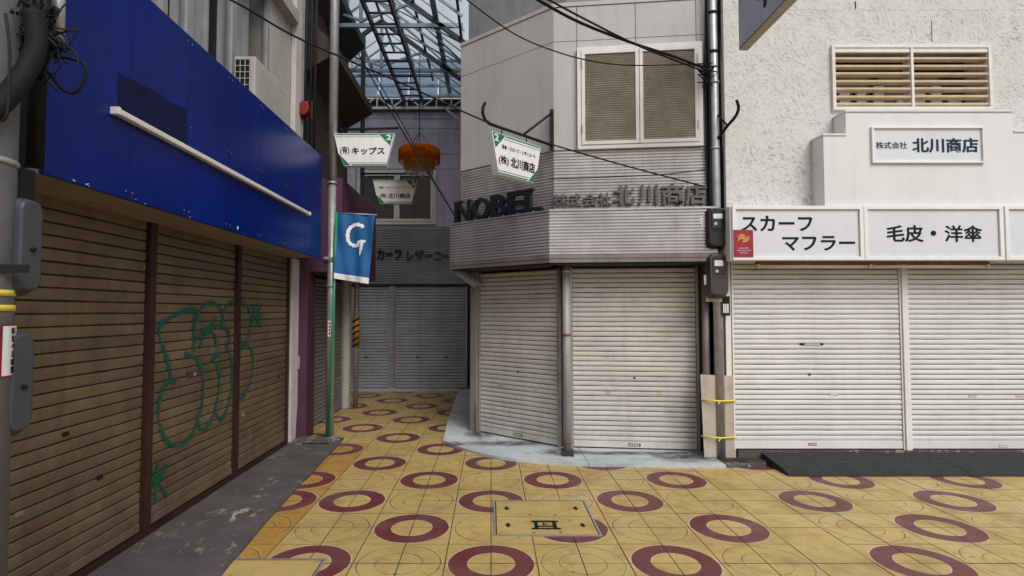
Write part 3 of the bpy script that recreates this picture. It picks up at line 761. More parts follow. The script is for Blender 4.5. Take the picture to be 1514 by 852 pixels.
blob([(.70, .40), (.69, .48), (.675, .55), (.67, .60)], [.03, .026, .02, .008], 'painted_letter')
p0 = bilin(.35, .965); text('www.go-festa.com', Fb, p0.x, p0.y - .008, .22, .014, .036, M['ink'], bn)

# drainpipe with striped guard
dp = thing('drainpipe', 'grey drainpipe with orange and black striped guard at the end post in the alley', 'drainpipe', (-2.30, 9.55, 0))
MB().tube([(-2.30, 9.55, -.002), (-2.30, 9.55, 4.2)], .042, 10).build('pipe', M['steel'], dp)
MB().tube([(-2.30, 9.55, 1.02), (-2.30, 9.55, 1.55)], .058, 10).build('striped_guard', M['guard'], dp)
for k in range(5):
    z = 1.03 + .105 * k
    b = MB(); b.tube([(-2.30 - .06, 9.50, z), (-2.30, 9.487, z + .035), (-2.30 + .06, 9.50, z + .07)], .014, 6); b.build('stripe', M['black'], dp)

# ================================================================== HANGING SIGNS
def hang_sign(F, lab, w_, lines, mirror, arm_z, loc, wires=(.2, .6)):
    """F: x along the sign, origin at its top-left corner as read; y down is negative"""
    t_ = thing('hanging_sign', lab, 'sign', loc, 'white and green hanging shop signs')
    h = w_ * .54
    o = [(0, 0), (w_, 0), (w_ * .865, -h), (w_ * .17, -h), (w_ * .075, -h * .60)]
    if mirror: o = [(w_ - x, y) for x, y in o][::-1]
    th = .09
    MB(F).prism(o, -th / 2, th / 2).build('sign_body', M['sign_white'], t_, bevel=.003)
    z0, z1 = th / 2 + .0006, th / 2 + .0022
    mx = (lambda x: w_ - x) if mirror else (lambda x: x)
    def poly(pts, nm, m=M['green']): MB(F).prism([(mx(x), y) for x, y in pts], z0, z1).build(nm, m, t_)
    poly([(w_ * .74, -.006), (w_ * .985, -.006), (w_ * .93, -h * .38)], 'green_corner')
    poly([(w_ * .085, -h * .63), (w_ * .175, -h * .985), (w_ * .28, -h * .985)], 'green_corner')
    poly([(w_ * .015, -.008), (w_ * .73, -.008), (w_ * .745, -.022), (w_ * .02, -.022)], 'green_line')
    poly([(w_ * .03, -h * .10), (w_ * .76, -h * .10), (w_ * .763, -h * .112), (w_ * .033, -h * .112)], 'green_line')
    poly([(w_ * .255, -h * .90), (w_ * .885, -h * .90), (w_ * .882, -h * .915), (w_ * .258, -h * .915)], 'green_line')
    poly([(w_ * .29, -h * .95), (w_ * .87, -h * .95), (w_ * .866, -h * .985), (w_ * .30, -h * .985)], 'green_line')
    x2 = w_ * .865 if not mirror else w_ * .045
    text('2', F, x2, -h * .21, w_ * .085, h * .17, z1 + .0005, M['sign_white'], t_, bold=.03, name='numeral')
    for s_, a, b_, c_, d_, bo in lines: text(s_, F, w_ * a, -h * b_, w_ * c_, h * d_, z1, M['ink'], t_, bold=bo)
    for q in wires: MB(F).tube([(w_ * q, 0, 0), (w_ * q, arm_z, 0)], .006, 6).build('hanger', M['black'], t_)
    return t_
Y1 = 7.22
a = atY(495, 199, Y1)
hang_sign(frame((a.x, Y1, a.z), (1, 0)), 'white and green hanging sign with one line of black characters beside the silver pole', .79,
          [('(有)', .11, .66, .15, .26, .015), ('キップス', .30, .655, .54, .23, .03)], False, 4.02 - a.z, (a.x + .4, Y1, a.z), (.12, .75))
Y2 = 9.75
a = atY(552, 267, Y2)
hang_sign(frame((a.x, Y2, a.z), (1, 0)), 'white and green hanging sign deeper in the alley in front of the louvred window', .78,
          [('洋傘・スカーフ レザーコート', .14, .37, .68, .10, .01), ('(株)', .16, .78, .16, .21, .015), ('北川商店', .35, .78, .50, .22, .03)], False, .12, (a.x + .4, Y2, a.z), (.3, .62))
a2 = atY(620, 258, Y2)
MB().tube([(-2.35, Y2, a.z + .12), (a.x + .8, Y2, a.z + .12)], .018, 8).build('sign_bracket', M['black'], None, **T('black horizontal arm carrying the deeper alley sign', 'bracket'))
# right one, on its wall bracket
WC = Vector((.712, 6.40)); NE = Vector((-.05, 5.62)); dU = (WC - NE).normalized()
zarm = 3.56
br_ = thing('sign_bracket', 'black wrought bracket on the corner of the shop holding the nearest sign', 'bracket', (.7, 6.4, zarm))
P3 = lambda q, z: Vector((NE.x + dU.x * q, NE.y + dU.y * q, z))
LA = (WC - NE).length
MB().tube([P3(-.015, zarm + .20), P3(-.045, zarm + .15), P3(-.05, zarm + .08), P3(-.01, zarm + .02), P3(.06, zarm), P3(LA - .01, zarm)], .017, 8).build('arm', M['black'], br_)
MB().tube([P3(LA * .52, zarm), P3(LA - .02, zarm + .37)], .014, 8).build('stay', M['black'], br_)
MB().bar(P3(LA - .012, zarm - .06), P3(LA - .012, zarm + .42), .045, .02).build('wall_plate', M['black'], br_)
Fs = frame((NE.x + dU.x * .03, NE.y + dU.y * .03, 0), dU)
Fs = frame((P3(.035, 0).x, P3(.035, 0).y, zarm - .085), dU)
hang_sign(Fs, 'white and green hanging sign under the wrought bracket on the corner shop', .79,
          [('洋傘・スカーフ・レザーコート', .19, .36, .68, .11, .01), ('(株)', .13, .76, .19, .24, .015), ('北川商店', .36, .76, .50, .27, .03)], True, .085, (.3, 6.0, 3.4), (.25, .75))

# amber chandelier
Yc = 9.3
c0 = atY(620, 232, Yc); cx, cz = c0.x, c0.z
ch = thing('hanging_lamp', 'round amber pendant lamp with glass fringe hanging in the alley', 'lamp', (cx, Yc, cz))
MB().lathe([(.06, .19), (.07, .15), (.10, .145)], (cx, Yc, cz), 20).build('cap', M['lamp_red'], ch)
MB().lathe([(.05, .145), (.33, .135), (.355, .10), (.355, .085)], (cx, Yc, cz), 32).build('lamp_shade', M['lamp_amber'], ch)
def fringe(r, z0, z1, n, wd, nm, m, jit=0.0):
    b = MB()
    for k in range(n):
        a_ = 2 * math.pi * k / n; zj = z0 + rnd.uniform(-jit, jit)
        x, y = cx + r * math.cos(a_), Yc + r * math.sin(a_); tx, ty = -math.sin(a_) * wd, math.cos(a_) * wd; nx, ny = math.cos(a_) * .006, math.sin(a_) * .006
        b.prism([(x - tx, y - ty), (x + nx, y + ny), (x + tx, y + ty), (x - nx, y - ny)], zj, cz + z1)
    o = b.build(nm, m, ch); o['kind'] = 'stuff'
fringe(.345, cz - .10, .09, 54, .016, 'amber_rods', M['lamp_amber'], .01)
fringe(.26, cz - .20, .05, 44, .015, 'yellow_rods', M['lamp_yellow'], .01)
fringe(.23, cz - .28, -.02, 36, .015, 'glass_rods', M['lamp_glass'], .02)
for k in range(3):
    a_ = k * 2.09 + .5; MB().tube([(cx, Yc, cz + .42), (cx + .28 * math.cos(a_), Yc + .28 * math.sin(a_), cz + .14)], .005, 5).build('chain', M['black'], ch)
MB().tube([(cx, Yc, cz + .18), (cx, Yc, 6.0)], .007, 6).build('cord', M['black'], ch)

# ================================================================== BUILDING ACROSS THE ALLEY END
bb_ = thing('alley_end_building', 'lilac building closing the end of the alley with grey shutters and louvred window', 'building', (-2, 11.7, 0))
zt = lambda v, d=0: on(FB, 640, v, d).y
zb, zc, zw0, zw1 = zt(420), zt(337), zt(335), zt(250)
MB().box(-8, .4, 11.78, 16, 0, zb + .02).build('lower_wall', M['dark'], bb_)
MB().box(-8, .4, 11.72, 16, zb + .025, zc).build('sign_wall', M['dark'], bb_)
ztop = zt(160)
MB().box(-8, .4, 11.715, 16, zc + .003, ztop).build('upper_wall', M['lilac'], bb_)
# cladding boards
bd = [zc + .01, zt(250), zt(228), zt(190), zt(176), ztop]
for i, (p, q) in enumerate(zip(bd, bd[1:])):
    for (xa, xb) in ((-8, -3.4), (-3.4, -2.62), (-2.62, -1.12), (-1.12, .4)):
        if xa == -2.62 and i == 0: continue
        MB(FB).box(xa + .004, xb - .004, p + .005, q - .005, -.014, .008).build('wall_board', M['lilac'], bb_, bevel=.003)
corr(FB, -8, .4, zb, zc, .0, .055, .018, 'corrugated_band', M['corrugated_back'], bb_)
MB(FB).box(-8, .4, zb - .05, zb - .002, -.05, .05).build('shutter_hood', M['dark'], bb_)
for xa, xb in ((-6.0, -4.0), (-3.95, -2.135), (-2.0, -.53)):
    shutter(FB, xa, xb, .033, zb - .05, .062, M['shutter_grey'], bb_, guide=.03)
MB(FB).box(-2.10, -2.035, .033, zb - .05, -.05, .045).build('shutter_post', M['steel'], bb_)
MB(FB).box(-.49, -.36, .033, zb - .05, -.05, .06).build('end_post', M['dark'], bb_)
for u, v in ((542, 528), (617, 528), (660, 528)):
    p = on(FB, u, v, .012); MB(FB).box(p.x - .035, p.x + .035, p.y - .012, p.y + .012, .008, .016).build('lock_plate', M['black'], bb_)
# louvred window
def louvre(F, x0, x1, y0, y1, cols, parent, fr, pitch, wm, lm, z=.0, gaph=.012):
    b = MB(F)
    for q in ((x0, x1, y0, y0 + fr), (x0, x1, y1 - fr, y1), (x0, x0 + fr, y0 + fr, y1 - fr), (x1 - fr, x1, y0 + fr, y1 - fr)): b.box(*q, z, z + .05)
    w_ = b.build('window_frame', wm, parent, bevel=.004)
    MB(F).box(x0 + fr, x1 - fr, y0 + fr, y1 - fr, z - .012, z + .004).build('window_back', M['dark'], w_)
    cw = (x1 - x0 - 2 * fr) / cols; st = fr * .95
    for c_ in range(cols):
        a_ = x0 + fr + c_ * cw; e = a_ + cw; k = .003
        b = MB(F)
        for q in ((a_ + k, e - k, y0 + fr + k, y0 + fr + st), (a_ + k, e - k, y1 - fr - st, y1 - fr - k), (a_ + k, a_ + st, y0 + fr + st, y1 - fr - st), (e - st, e - k, y0 + fr + st, y1 - fr - st)): b.box(*q, z + .012, z + .060)
        b.build('shutter_leaf', wm, w_, bevel=.004)
        b = MB(F); y = y0 + fr + st
        while y + pitch < y1 - fr - st + .002:
            b.prism([(y + .001, z + .022), (y + gaph * .35, z + .020), (y + pitch * .86, z + .046), (y + pitch * .70, z + .052), (y + .001, z + .034)], a_ + st, e - st, 'x'); y += pitch
        b.build('louver_slats', lm, w_, kind='stuff')
        for yy in (y0 + (y1 - y0) * .16, y0 + (y1 - y0) * .80):
            xx = a_ + .004 if c_ == 0 else e - .018
            b = MB(F); b.box(xx, xx + .014, yy, yy + .09, z + .061, z + .070); b.build('hinge', M['steel'], w_)
    return w_
p = on(FB, 528, 332, .05); q = on(FB, 645, 252, .05)
louvre(FB, p.x, q.x, p.y, q.y, 2, bb_, .06, .042, M['white_paint'], M['shutter_dark'])
lt = thing('shop_lettering', 'dark raised lettering カーフ レザーコー on the band over the alley end shutters', 'sign lettering', (-1.6, 11.66, 2.7))
for s_, ua, ub, va, vb in (('カ', 557, 569, 368, 384), ('ー', 571, 581, 374, 378), ('フ', 583, 595, 370, 384), ('レ', 602, 611, 371, 386), ('ザ', 613, 627, 370, 386), ('ー', 629, 640, 376, 380), ('コ', 643, 652, 373, 386), ('ー', 653, 663, 377, 381)):
    text_px(s_, FB, (ua, vb), (ub, va), .03, M['letter_black'], lt, depth=.03, bold=.04, name='letter')

# ================================================================== ARCADE ROOF
ar = thing('arcade_roof', 'steel framed arcade roof with translucent sheets over the alley', 'roof', (-1.5, 10, 6))
AX, AZ, EZ, EX = -2.0, 7.0, 5.80, -.40
LX = -4.2; LZ = AZ - (AX - LX) * (AZ - EZ) / (EX - AX)
def rz(x): return AZ - abs(x - AX) * (AZ - EZ) / (EX - AX)
for k, y in enumerate((7.6, 8.4, 9.2, 10.0, 10.8)):
    main = (k in (1, 3))
    w_ = .05 if main else .025; mm = M['steel_dark'] if main else M['steel_blue']
    for xe in (EX, LX): MB().bar((AX, y, AZ - .06), (xe, y, rz(xe) - .06), w_, w_ * 1.4).build('rafter', mm, ar)
    if main:
        MB().bar((LX, y, 6.02), (EX - .03, y, 6.02), .05, .06).build('tie_beam', M['steel_blue'], ar)
        MB().bar((AX, y, AZ - .14), (AX, y, 6.07), .05).build('king_post', M['steel_blue'], ar)
        for xe in (-1.3, -2.7): 
            MB().bar((AX, y + .004, 6.10), (xe, y + .004, rz(xe) - .13), .035).build('strut', M['steel_blue'], ar)
            MB().bar((xe, y - .004, rz(xe) - .13), (xe + (.45 if xe > AX else -.45), y - .004, 6.07), .03).build('strut', M['steel_blue'], ar)
for k in range(5):
    y = 7.4 + .8 * k
    for xe in (EX, LX): MB().bar((AX, y, AZ + .035), (xe, y, rz(xe) + .035), .018).build('sheet_batten', M['steel_blue'], ar)
for y in (8.45, 9.25):
    MB().bar((-1.95, y, rz(-1.95) - .05), (-.45, y + .75, rz(-.45) - .05), .022).build('cross_brace', M['steel_blue'], ar)
    MB().bar((-1.95, y + .75, rz(-1.95) - .065), (-.45, y, rz(-.45) - .065), .022).build('cross_brace', M['steel_blue'], ar)
for k, x in enumerate((-3.6, -3.0, -2.45, -2.0, -1.60, -1.2, -.85, -.46)):
    MB().bar((x, 7.2, rz(x) + .01), (x, 11.35, rz(x) + .01), .035 if k != 6 else .08, .05).build('purlin', M['steel_blue'] if k % 2 == 0 else M['steel_dark'], ar)
for y in [7.3 + .4 * k for k in range(10)]:
    for x0, x1 in ((-1.98, -1.22), (-1.18, -.42), (-2.02, -3.1), (-3.15, -4.2)):
        b = MB()
        n = 12; A = []; B = []
        for i in range(n + 1):
            f = i / n; yy = y + .004 + .392 * f; zz = .052 + .008 * math.sin(f * n * math.pi / 1.5)
            A.append(b.v((x0, yy, rz(x0) + zz))); B.append(b.v((x1, yy, rz(x1) + zz)))
        for i in range(n): b.face([A[i], A[i + 1], B[i + 1], B[i]])
        b.build('roof_sheet', M['roof_sheet'], ar)
# clerestory of bluish sheet behind the girder, columns, lattice girder
zg0, zg1 = on(FB, 600, 160, .6).y, on(FB, 600, 142, .6).y
yg = 11.1
for k in range(7):
    xa = -4.2 + .62 * k
    b = MB(); b.bar((xa + .02, 11.60, zg1 + .02), (xa + .02, 11.60, 6.95), .03); b.build('glazing_bar', M['steel_dark'], ar)
    b = MB(); b.prism([(11.30, zg1 + .03), (11.306, zg1 + .03), (11.66, 6.92), (11.654, 6.92)], xa + .04, xa + .61, 'x'); b.build('clerestory_sheet', M['roof_blue'], ar)
for z, mm in ((6.55, 'steel_dark'), (6.30, 'steel_blue'), (6.93, 'steel_dark')):
    yy = 11.3 + (z - zg1) / (6.92 - zg1) * .35 - .05
    MB().bar((-4.4, yy, z), (-.3, yy, z), .05).build('horizontal_rail', M[mm], ar)
for z in (zg0, zg1): MB().bar((-4.2, yg, z), (-.3, yg, z), .045).build('girder_chord', M['girder_white'], ar)
for k in range(13):
    x = -4.1 + .3 * k
    MB().bar((x, yg, zg0 + .02), (x, yg, zg1 - .02), .026).build('girder_post', M['girder_white'], ar)
    za, zb_ = (zg0 + .02, zg1 - .02) if k % 2 else (zg1 - .02, zg0 + .02)
    MB().bar((x + .015, yg + .004, za), (x + .285, yg + .004, zb_), .024).build('girder_brace', M['girder_white'], ar)
MB().bar(atY(660, 162, 10.9), atY(690, 186, 10.9), .035).build('wall_brace', M['girder_white'], ar)
MB().bar((-2.33, 10.0, 3.2), (-2.33, 10.0, 6.7), .07).build('column', M['steel_dark'], ar)
MB().bar((-2.43, 8.4, 5.9), (-2.43, 8.4, 6.9), .10).build('column', M['steel_dark'], ar)
MB().box(-8, .4, 11.60, 11.70, ztop - .06, ztop + .06).build('gutter', M['dark_brown'], ar)

MB().box(-6, -.3, 11.18, 11.24, zg0 - .02, zg1 - .03).build('girder_shade_panel', M['dark'], ar)  # added dark panel, stands in for the unlit interior behind the lattice
ld = thing('ladder', 'long steel catwalk ladder laid under the arcade roof', 'ladder', (-1.5, 9, 5.8))
zl = on(FB, 600, 155, .7).y + .05
for x in (-1.73, -1.36): MB().bar((x, 6.9, zl), (x, 11.05, zl), .04, .09).build('rail', M['steel_dark'], ld)
for k in range(14): y = 7.05 + .3 * k; MB().tube([(-1.715, y, zl), (-1.375, y, zl)], .016, 6).build('rung', M['steel_dark'], ld)

# ================================================================== CORNER SHOP
cs = thing('corner_shop_building', 'two storey corner shop with corrugated metal bands, splayed side and louvred window', 'building', (1, 7, 0))
FMi, FAi = FM.inverted(), FA.inverted()
def foot(d, xr=2.45, xl=None):
    """the plan of the corner shop at distance d in front of its shutters: right end, corner, left end"""
    k = .3133 / .7493; x = .834 - k * d
    y = 6.666 - .1107 * (x - .834) - 1.006 * d
    yr = 6.666 - .1107 * (xr - .834) - 1.006 * d
    return (xr, yr), (x, y)
def left_end(d, u):
    _, (x, y) = foot(d); r = (u - U0) / FPX * .99
    s_ = (x - r * y) / (.758 + r * .652); return (x - .758 * s_, y + .652 * s_)
def body(d, u, z0, z1, nm, m, xr=2.45, back=11.5, left=None):
    a, c = foot(d, xr); e = left or left_end(d, u)
    return MB().prism([a, c, e, (e[0], back), (xr, back)], z0, z1).build(nm, m, cs)
cF = on(FM, 812, 388, .43).y; cT = on(FM, 818, 311, .43).y; cW = on(FM, 816, 223, .25).y; cP = on(FM, 816, 12, .25).y
lx = FA @ Vector((-1.36, 0, -.06))
body(-.06, 0, 0.0, cF + .02, 'lower_wall', M['dark_brown'], 2.50, left=(lx.x, lx.y))
body(.22, 684, cF + .025, cW - .003, 'band_wall', M['dark'])
body(.225, 682, cW, cP, 'wall', M['panel_dark'])
MB().prism([foot(-.30)[0], foot(-.30)[1], left_end(-.30, 692), (left_end(-.30, 692)[0], 11), (2.45, 11)], cP + .003, 8.2).build('upper_storey', M['panel_dark'], cs)
a, c = foot(.26); e = left_end(.26, 679)
a2, c2 = foot(.10); e2 = left_end(.10, 684)
MB().prism([a, c, e, e2, c2, a2], cP + .004, cP + .05).build('parapet_cap', M['panel'], cs)
# frame coordinates of corner and ends at each projection
def fx(F, p): return (F.inverted() @ Vector((p[0], p[1], 0))).x
dW, dF = .25, .43
xc_m, xr_m = fx(FM, foot(dW)[1]), fx(FM, foot(dW)[0])
xc_a, xl_a = fx(FA, foot(dW)[1]), fx(FA, left_end(dW, 680))
# wall panels, front
wp = on(FM, 855, 222, dW); wq = on(FM, 1037, 60, dW)
jx = [xc_m, on(FM, 853, 100, dW).x, on(FM, 940, 100, dW).x, on(FM, 1030, 100, dW).x, xr_m]
jy = on(FM, 830, 62, dW).y
for i in range(4):
    MB(FM).box(jx[i] + .003, jx[i + 1] - .003, jy + .003, cP - .003, .227, dW).build('wall_panel', M['panel'], cs, bevel=.003)
    MB(FM).box(jx[i] + .003, jx[i + 1] - .003, cW + .003, jy - .003, .227, dW - .0005 * i).build('wall_panel', M['panel'], cs, bevel=.003)
for (xa, xb) in ((xl_a, (xl_a + xc_a) * .5), ((xl_a + xc_a) * .5, xc_a)):
    for (ya, yb) in ((cW, jy), (jy, cP)):
        MB(FA).box(xa + .0015, xb - .0015, ya + .003, yb - .003, .227, dW).build('wall_panel', M['panel'], cs, bevel=.003)
# corrugated bands
corr(FM, xc_m, xr_m, cT + .0, cW - .004, .232, .034, .013, 'corrugated_band', M['corrugated'], cs)
corr(FA, xl_a, xc_a, cT + .0, cW - .004, .232, .034, .013, 'corrugated_band', M['corrugated'], cs)
xcf_m, xrf_m = fx(FM, foot(dF)[1]), fx(FM, foot(dF, 2.47)[0])
xcf_a, xlf_a = fx(FA, foot(dF)[1]), fx(FA, left_end(dF, 664))
a, c = foot(dF - .02, 2.47); e = left_end(dF - .02, 665); a2, c2 = foot(.2, 2.47); e2 = left_end(.2, 676)
MB().prism([a, c, e, e2, c2, a2], cF + .0, cT).build('fascia_box', M['fascia_trim'], cs)
zt_ = cF + .085
corr(FM, xcf_m, xrf_m, zt_, cT - .012, dF - .018, .033, .014, 'corrugated_fascia', M['corrugated'], cs)
corr(FA, xlf_a, xcf_a, zt_, cT - .012, dF - .018, .033, .014, 'corrugated_fascia', M['corrugated'], cs)
for F, xa, xb in ((FM, xcf_m, xrf_m), (FA, xlf_a, xcf_a)):
    MB(F).box(xa, xb, cF - .004, cF + .04, dF - .019, dF - .003).build('fascia_trim', M['fascia_trim'], cs)
    MB(F).box(xa, xb, cF + .042, zt_ - .002, dF - .019, dF + .004).build('fascia_trim', M['fascia_trim'], cs)
    MB(F).box(xa, xb, cT - .011, cT + .008, dF - .019, dF + .003).build('fascia_cap', M['alu'], cs)
    MB(F).box(xa + .03, xb - .03, cF - .022, cF - .005, .0, dF - .03).build('soffit', M['dark'], cs)
    b = MB(F); n = int((xb - xa) / .22)
    for k in range(1, n): b.box(xa + (xb - xa) * k / n - .008, xa + (xb - xa) * k / n + .008, cT + .009, cT + .022, dF - .016, dF)
    b.build('cap_clips', M['steel'], cs, kind='stuff')
# eaves bracket at the alley end
e3 = left_end(dF - .05, 667)
for k, (dx, dy) in enumerate(((.02, .02), (.10, .12))):
    MB().bar((e3[0] + dx, e3[1] + dy, cF - .01), (e3[0] + dx + .30, e3[1] + dy + .02, cF - .22), .045, .06).build('eaves_bracket', M['panel_dark'], cs)
# shutters
sA0, sA1 = on(FA, 711, 600, 0).x, on(FA, 826, 600, 0).x
sM0, sM1 = on(FM, 847, 600, 0).x, on(FM, 1030, 600, 0).x
shutter(FA, sA0, sA1, .034, cF - .03, .058, M['shutter_cream'], cs, bar=.08)
shutter(FM, sM0, sM1, .035, cF - .03, .058, M['shutter_cream'], cs, bar=.085)
MB(FA).box(sA0 - .15, sA0 - .035, .032, cF - .03, -.055, .05).build('jamb_post', M['panel_dark'], cs, bevel=.004)
MB(FA).box(sA0 - .062, sA0 - .033, .032, .40, .051, .056).build('rust_stain', M['rust'], cs)
MB(FM).box(sM0 - .10, sM0 - .033, .032, cF - .03, -.055, .02).build('corner_post', M['steel'], cs)
MB(FM).box(sM1 + .033, sM1 + .13, .032, cF - .03, -.055, .03).build('jamb_post', M['dark'], cs)
for F, pts in ((FA, ((741, 568), (792, 575), (766, 550))), (FM, ((900, 581), (975, 582), (938, 559)))):
    for k, (u, v) in enumerate(pts):
        p = on(F, u, v, .012); s_ = .026 if k < 2 else .010
        MB(F).box(p.x - s_, p.x + s_, p.y - .012, p.y + .012, .009, .017).build('lock_plate', M['louver' if k < 2 else 'black'], cs, bevel=.003)
for F, u, v in ((FA, 766, 643), (FM, 938, 658)):
    p = on(F, u, v, .012); MB(F).box(p.x - .07, p.x + .07, p.y - .016, p.y + .016, .0145, .0165).build('maker_plate', M['black'], cs)
    for k in range(6): MB(F).box(p.x - .06 + .02 * k, p.x - .048 + .02 * k, p.y - .009, p.y + .009, .0167, .0175).build('plate_mark', M['paper'], cs)
# louvred window
p = on(FM, 854, 221, dW + .05); q = on(FM, 1038, 61, dW + .05)
louvre(FM, p.x, q.x, p.y, q.y, 2, cs, .045, .0265, M['white_paint'], M['louver'], z=dW + .001)

# raised lettering
nb = thing('shop_lettering', 'black raised roman capitals standing on the splayed fascia of the corner shop', 'sign lettering', (0, 6.9, cT))
L0 = on(FA, 670, 320, dF - .03).x; L1 = on(FA, 800, 300, dF - .03).x
ws = [.215, .225, .19, .185, .185]; tot = sum(ws); x = L0
base = cT + .012
for ch_, w_ in zip('NOBEL', ws):
    W = (L1 - L0) * w_ / tot
    me = text_mesh(ch_, FA, x + .006, base, W - .012, .285, dF - .10, .055, M['letter_black'], .035); link('letter', me, nb)
    # slab serifs
    if ch_ in 'NBEL':
        b = MB(FA)
        for yy in (base, base + .285 - .026):
            if ch_ == 'L' and yy > base: b.box(x - .004, x + W * .50, yy, yy + .026, dF - .098, dF - .047)
            else: b.box(x - .006, x + W * (.42 if yy == base and ch_ == 'N' else .50), yy, yy + .026, dF - .098, dF - .047)
        b.build('serif', M['letter_black'], nb)
    x += W
kl = thing('shop_lettering', 'grey raised characters on the front corrugated band of the corner shop', 'sign lettering', (1.6, 6.2, cT))
for s_, ua, ub, va, vb in (('株', 818, 840, 287, 306), ('式', 841, 859, 287, 306), ('会', 861, 882, 287, 306), ('社', 884, 903, 286, 305),
                           ('北', 906, 938, 275, 304), ('川', 943, 972, 274, 304), ('商', 977, 1010, 272, 304), ('店', 1012, 1043, 272, 304)):
    text_px(s_, FM, (ua, vb), (ub, va), .262, M['letter_grey'], kl, depth=.045, bold=.030 if ua > 905 else .018, name='letter')

# ================================================================== RIGHT SHOP
rs = thing('stucco_shop_building', 'white stucco right shop with wide white roller shutters and wooden louvred window', 'building', (4.5, 6.4, 0))
DW = .08                                                             # wall plane in front of the shutters
yS = on(FRT, 1200, 303, DW).y
sb0, sb1 = on(FRT, 1085, 385, .345).y, on(FRT, 1085, 304, .345).y
wx0, wx1 = on(FRT, 1228, 100, DW).x, on(FRT, 1463, 100, DW).x
wy0, wy1 = on(FRT, 1240, 164, DW).y, on(FRT, 1240, 68, DW).y
xl, xr = 2.60, 9.0
zj = on(FRT, 1250, 15, DW).y
b = MB(FRT)
for q in ((xl, wx0, sb1 - .3, zj), (wx1, xr, sb1 - .3, zj), (wx0, wx1, sb1 - .3, wy0), (wx0, wx1, wy1, zj)): b.box(*q, -.25, DW)
b.build('stucco_wall', M['stucco'], rs)
MB(FRT).box(xl + .003, xr, zj + .006, 8.5, -.25, DW - .006).build('upper_wall', M['stucco'], rs)
MB(FRT).box(xl, xl + .06, .12, sb1 - .31, -.3, .01).build('end_pier', M['white_paint'], rs)
MB(FRT).box(xl, xr, .12, 8.5, -3.4, -.9).build('core', M['dark'], rs)
MB(FRT).box(xl + .06, xr, sb0 + .02, sb1 - .31, -.5, -.04).build('lintel', M['dark'], rs)
# window
wn = MB(FRT)
e = .035
for q in ((wx0, wx1, wy0, wy0 + e), (wx0, wx1, wy1 - e, wy1), (wx0, wx0 + e, wy0 + e, wy1 - e), (wx1 - e, wx1, wy0 + e, wy1 - e), ((wx0 + wx1) / 2 - .012, (wx0 + wx1) / 2 + .016, wy0 + e, wy1 - e)):
    wn.box(*q, DW - .10, DW + .035)
wn = wn.build('window_frame', M['white_paint'], rs, bevel=.003)
MB(FRT).box(wx0 + e, wx1 - e, wy0 + e, wy1 - e, DW - .32, DW - .315).build('pane', M['pane_dark'], wn)
xm = (wx0 + wx1) / 2
for xa, xb in ((wx0 + e, xm - .012), (xm + .016, wx1 - e)):
    n = 7
    MB(FRT).box(xa + .002, xb - .002, wy1 - e - .05, wy1 - e - .002, DW - .02, DW + .025).build('blind_box', M['white_paint'], wn, bevel=.004)
    for k in range(n):
        y = wy0 + e + .005 + (wy1 - wy0 - 2 * e - .06) * k / n
        sk = rnd.uniform(-.004, .004)
        b = MB(FRT); b.prism([(y, DW - .03), (y + .014, DW - .042), (y + .042 + sk, DW + .006), (y + .040 + sk, DW + .024), (y + .018 + sk, DW + .022)], xa + .002, xb - .002, 'x'); b.build('louver_slat', M['wood'], wn, bevel=.002)
    for k in range(4):
        xx = xa + .03 + (xb - xa) * .24 * k
        MB(FRT).box(xx, xx + (xb - xa) * rnd.uniform(.10, .18), wy0 + .02, wy0 + .10 + rnd.uniform(.12, .30), DW - .30, DW - .27).build('curtain', M['curtain'], wn)
MB(FRT).box(wx0 - .12, wx1 + .12, wy0 - .12, wy1 + .12, -.85, -.84).build('room_back', M['dark'], rs)
# cracks in the stucco
for u, va, vb in ((1377, 30, 62), (1265, 2, 13)):
    p = on(FRT, u, va, DW); q = on(FRT, u + 1, vb, DW); MB(FRT).box(p.x - .004, p.x + .004, q.y, p.y, DW - .01, DW + .0012).build('crack', M['dark'], rs)
# stepped parapet
pf = .30
P_ = lambda u, v: (lambda r: (r.x, r.y))(on(FRT, u, v, pf))
x_a, y_l = P_(1217, 201); x_b, y_h = P_(1250, 166); x_c = P_(1496, 165)[0]; x_d, y_r = P_(1500, 196)
poly = [(x_a, sb1 + .004), (8.6, sb1 + .004), (8.6, y_r), (x_c, y_r), (x_c, y_h), (x_b, y_h), (x_b, y_l), (x_a, y_l)]
MB(FRT).prism(poly, DW + .002, pf).build('parapet', M['parapet'], rs, bevel=.004)
for q in ((x_a - .01, x_b + .004, y_l + .001, y_l + .022), (x_b - .008, x_c + .008, y_h + .001, y_h + .02), (x_c + .0085, 8.6, y_r + .001, y_r + .02)):
    MB(FRT).box(*q, DW + .004, pf + .012).build('coping', M['parapet'], rs, bevel=.004)
# shutters and their posts
R0, R1, R2 = on(FRT, 1084, 500, 0).x, on(FRT, 1330, 500, 0).x, on(FRT, 1342, 500, 0).x
hb = sb0 + .03
shutter(FRT, R0, R1 - .004, .118, hb, .0555, M['shutter_white'], rs, bar=.10, guide=.018, gm=M['white_paint'], guide_out=.022)
shutter(FRT, R2 + .004, R2 + 1.95, .118, hb, .0555, M['shutter_white'], rs, bar=.10, guide=.018, gm=M['white_paint'], guide_out=.022)
MB(FRT).box(R1 + .016, R2 - .016, .118, hb, -.04, .04).build('shutter_post', M['white_paint'], rs, bevel=.004)
MB(FRT).box(R2 + 1.97, xr, .118, hb, -.04, .06).build('pier', M['stucco'], rs)
for u, v in ((1233, 584), (1438, 586), (1508, 586)):
    p = on(FRT, u, v, .012); MB(FRT).box(p.x - .045, p.x + .045, p.y - .010, p.y + .010, .009, .015).build('finger_pull', M['wood'], rs, bevel=.003)
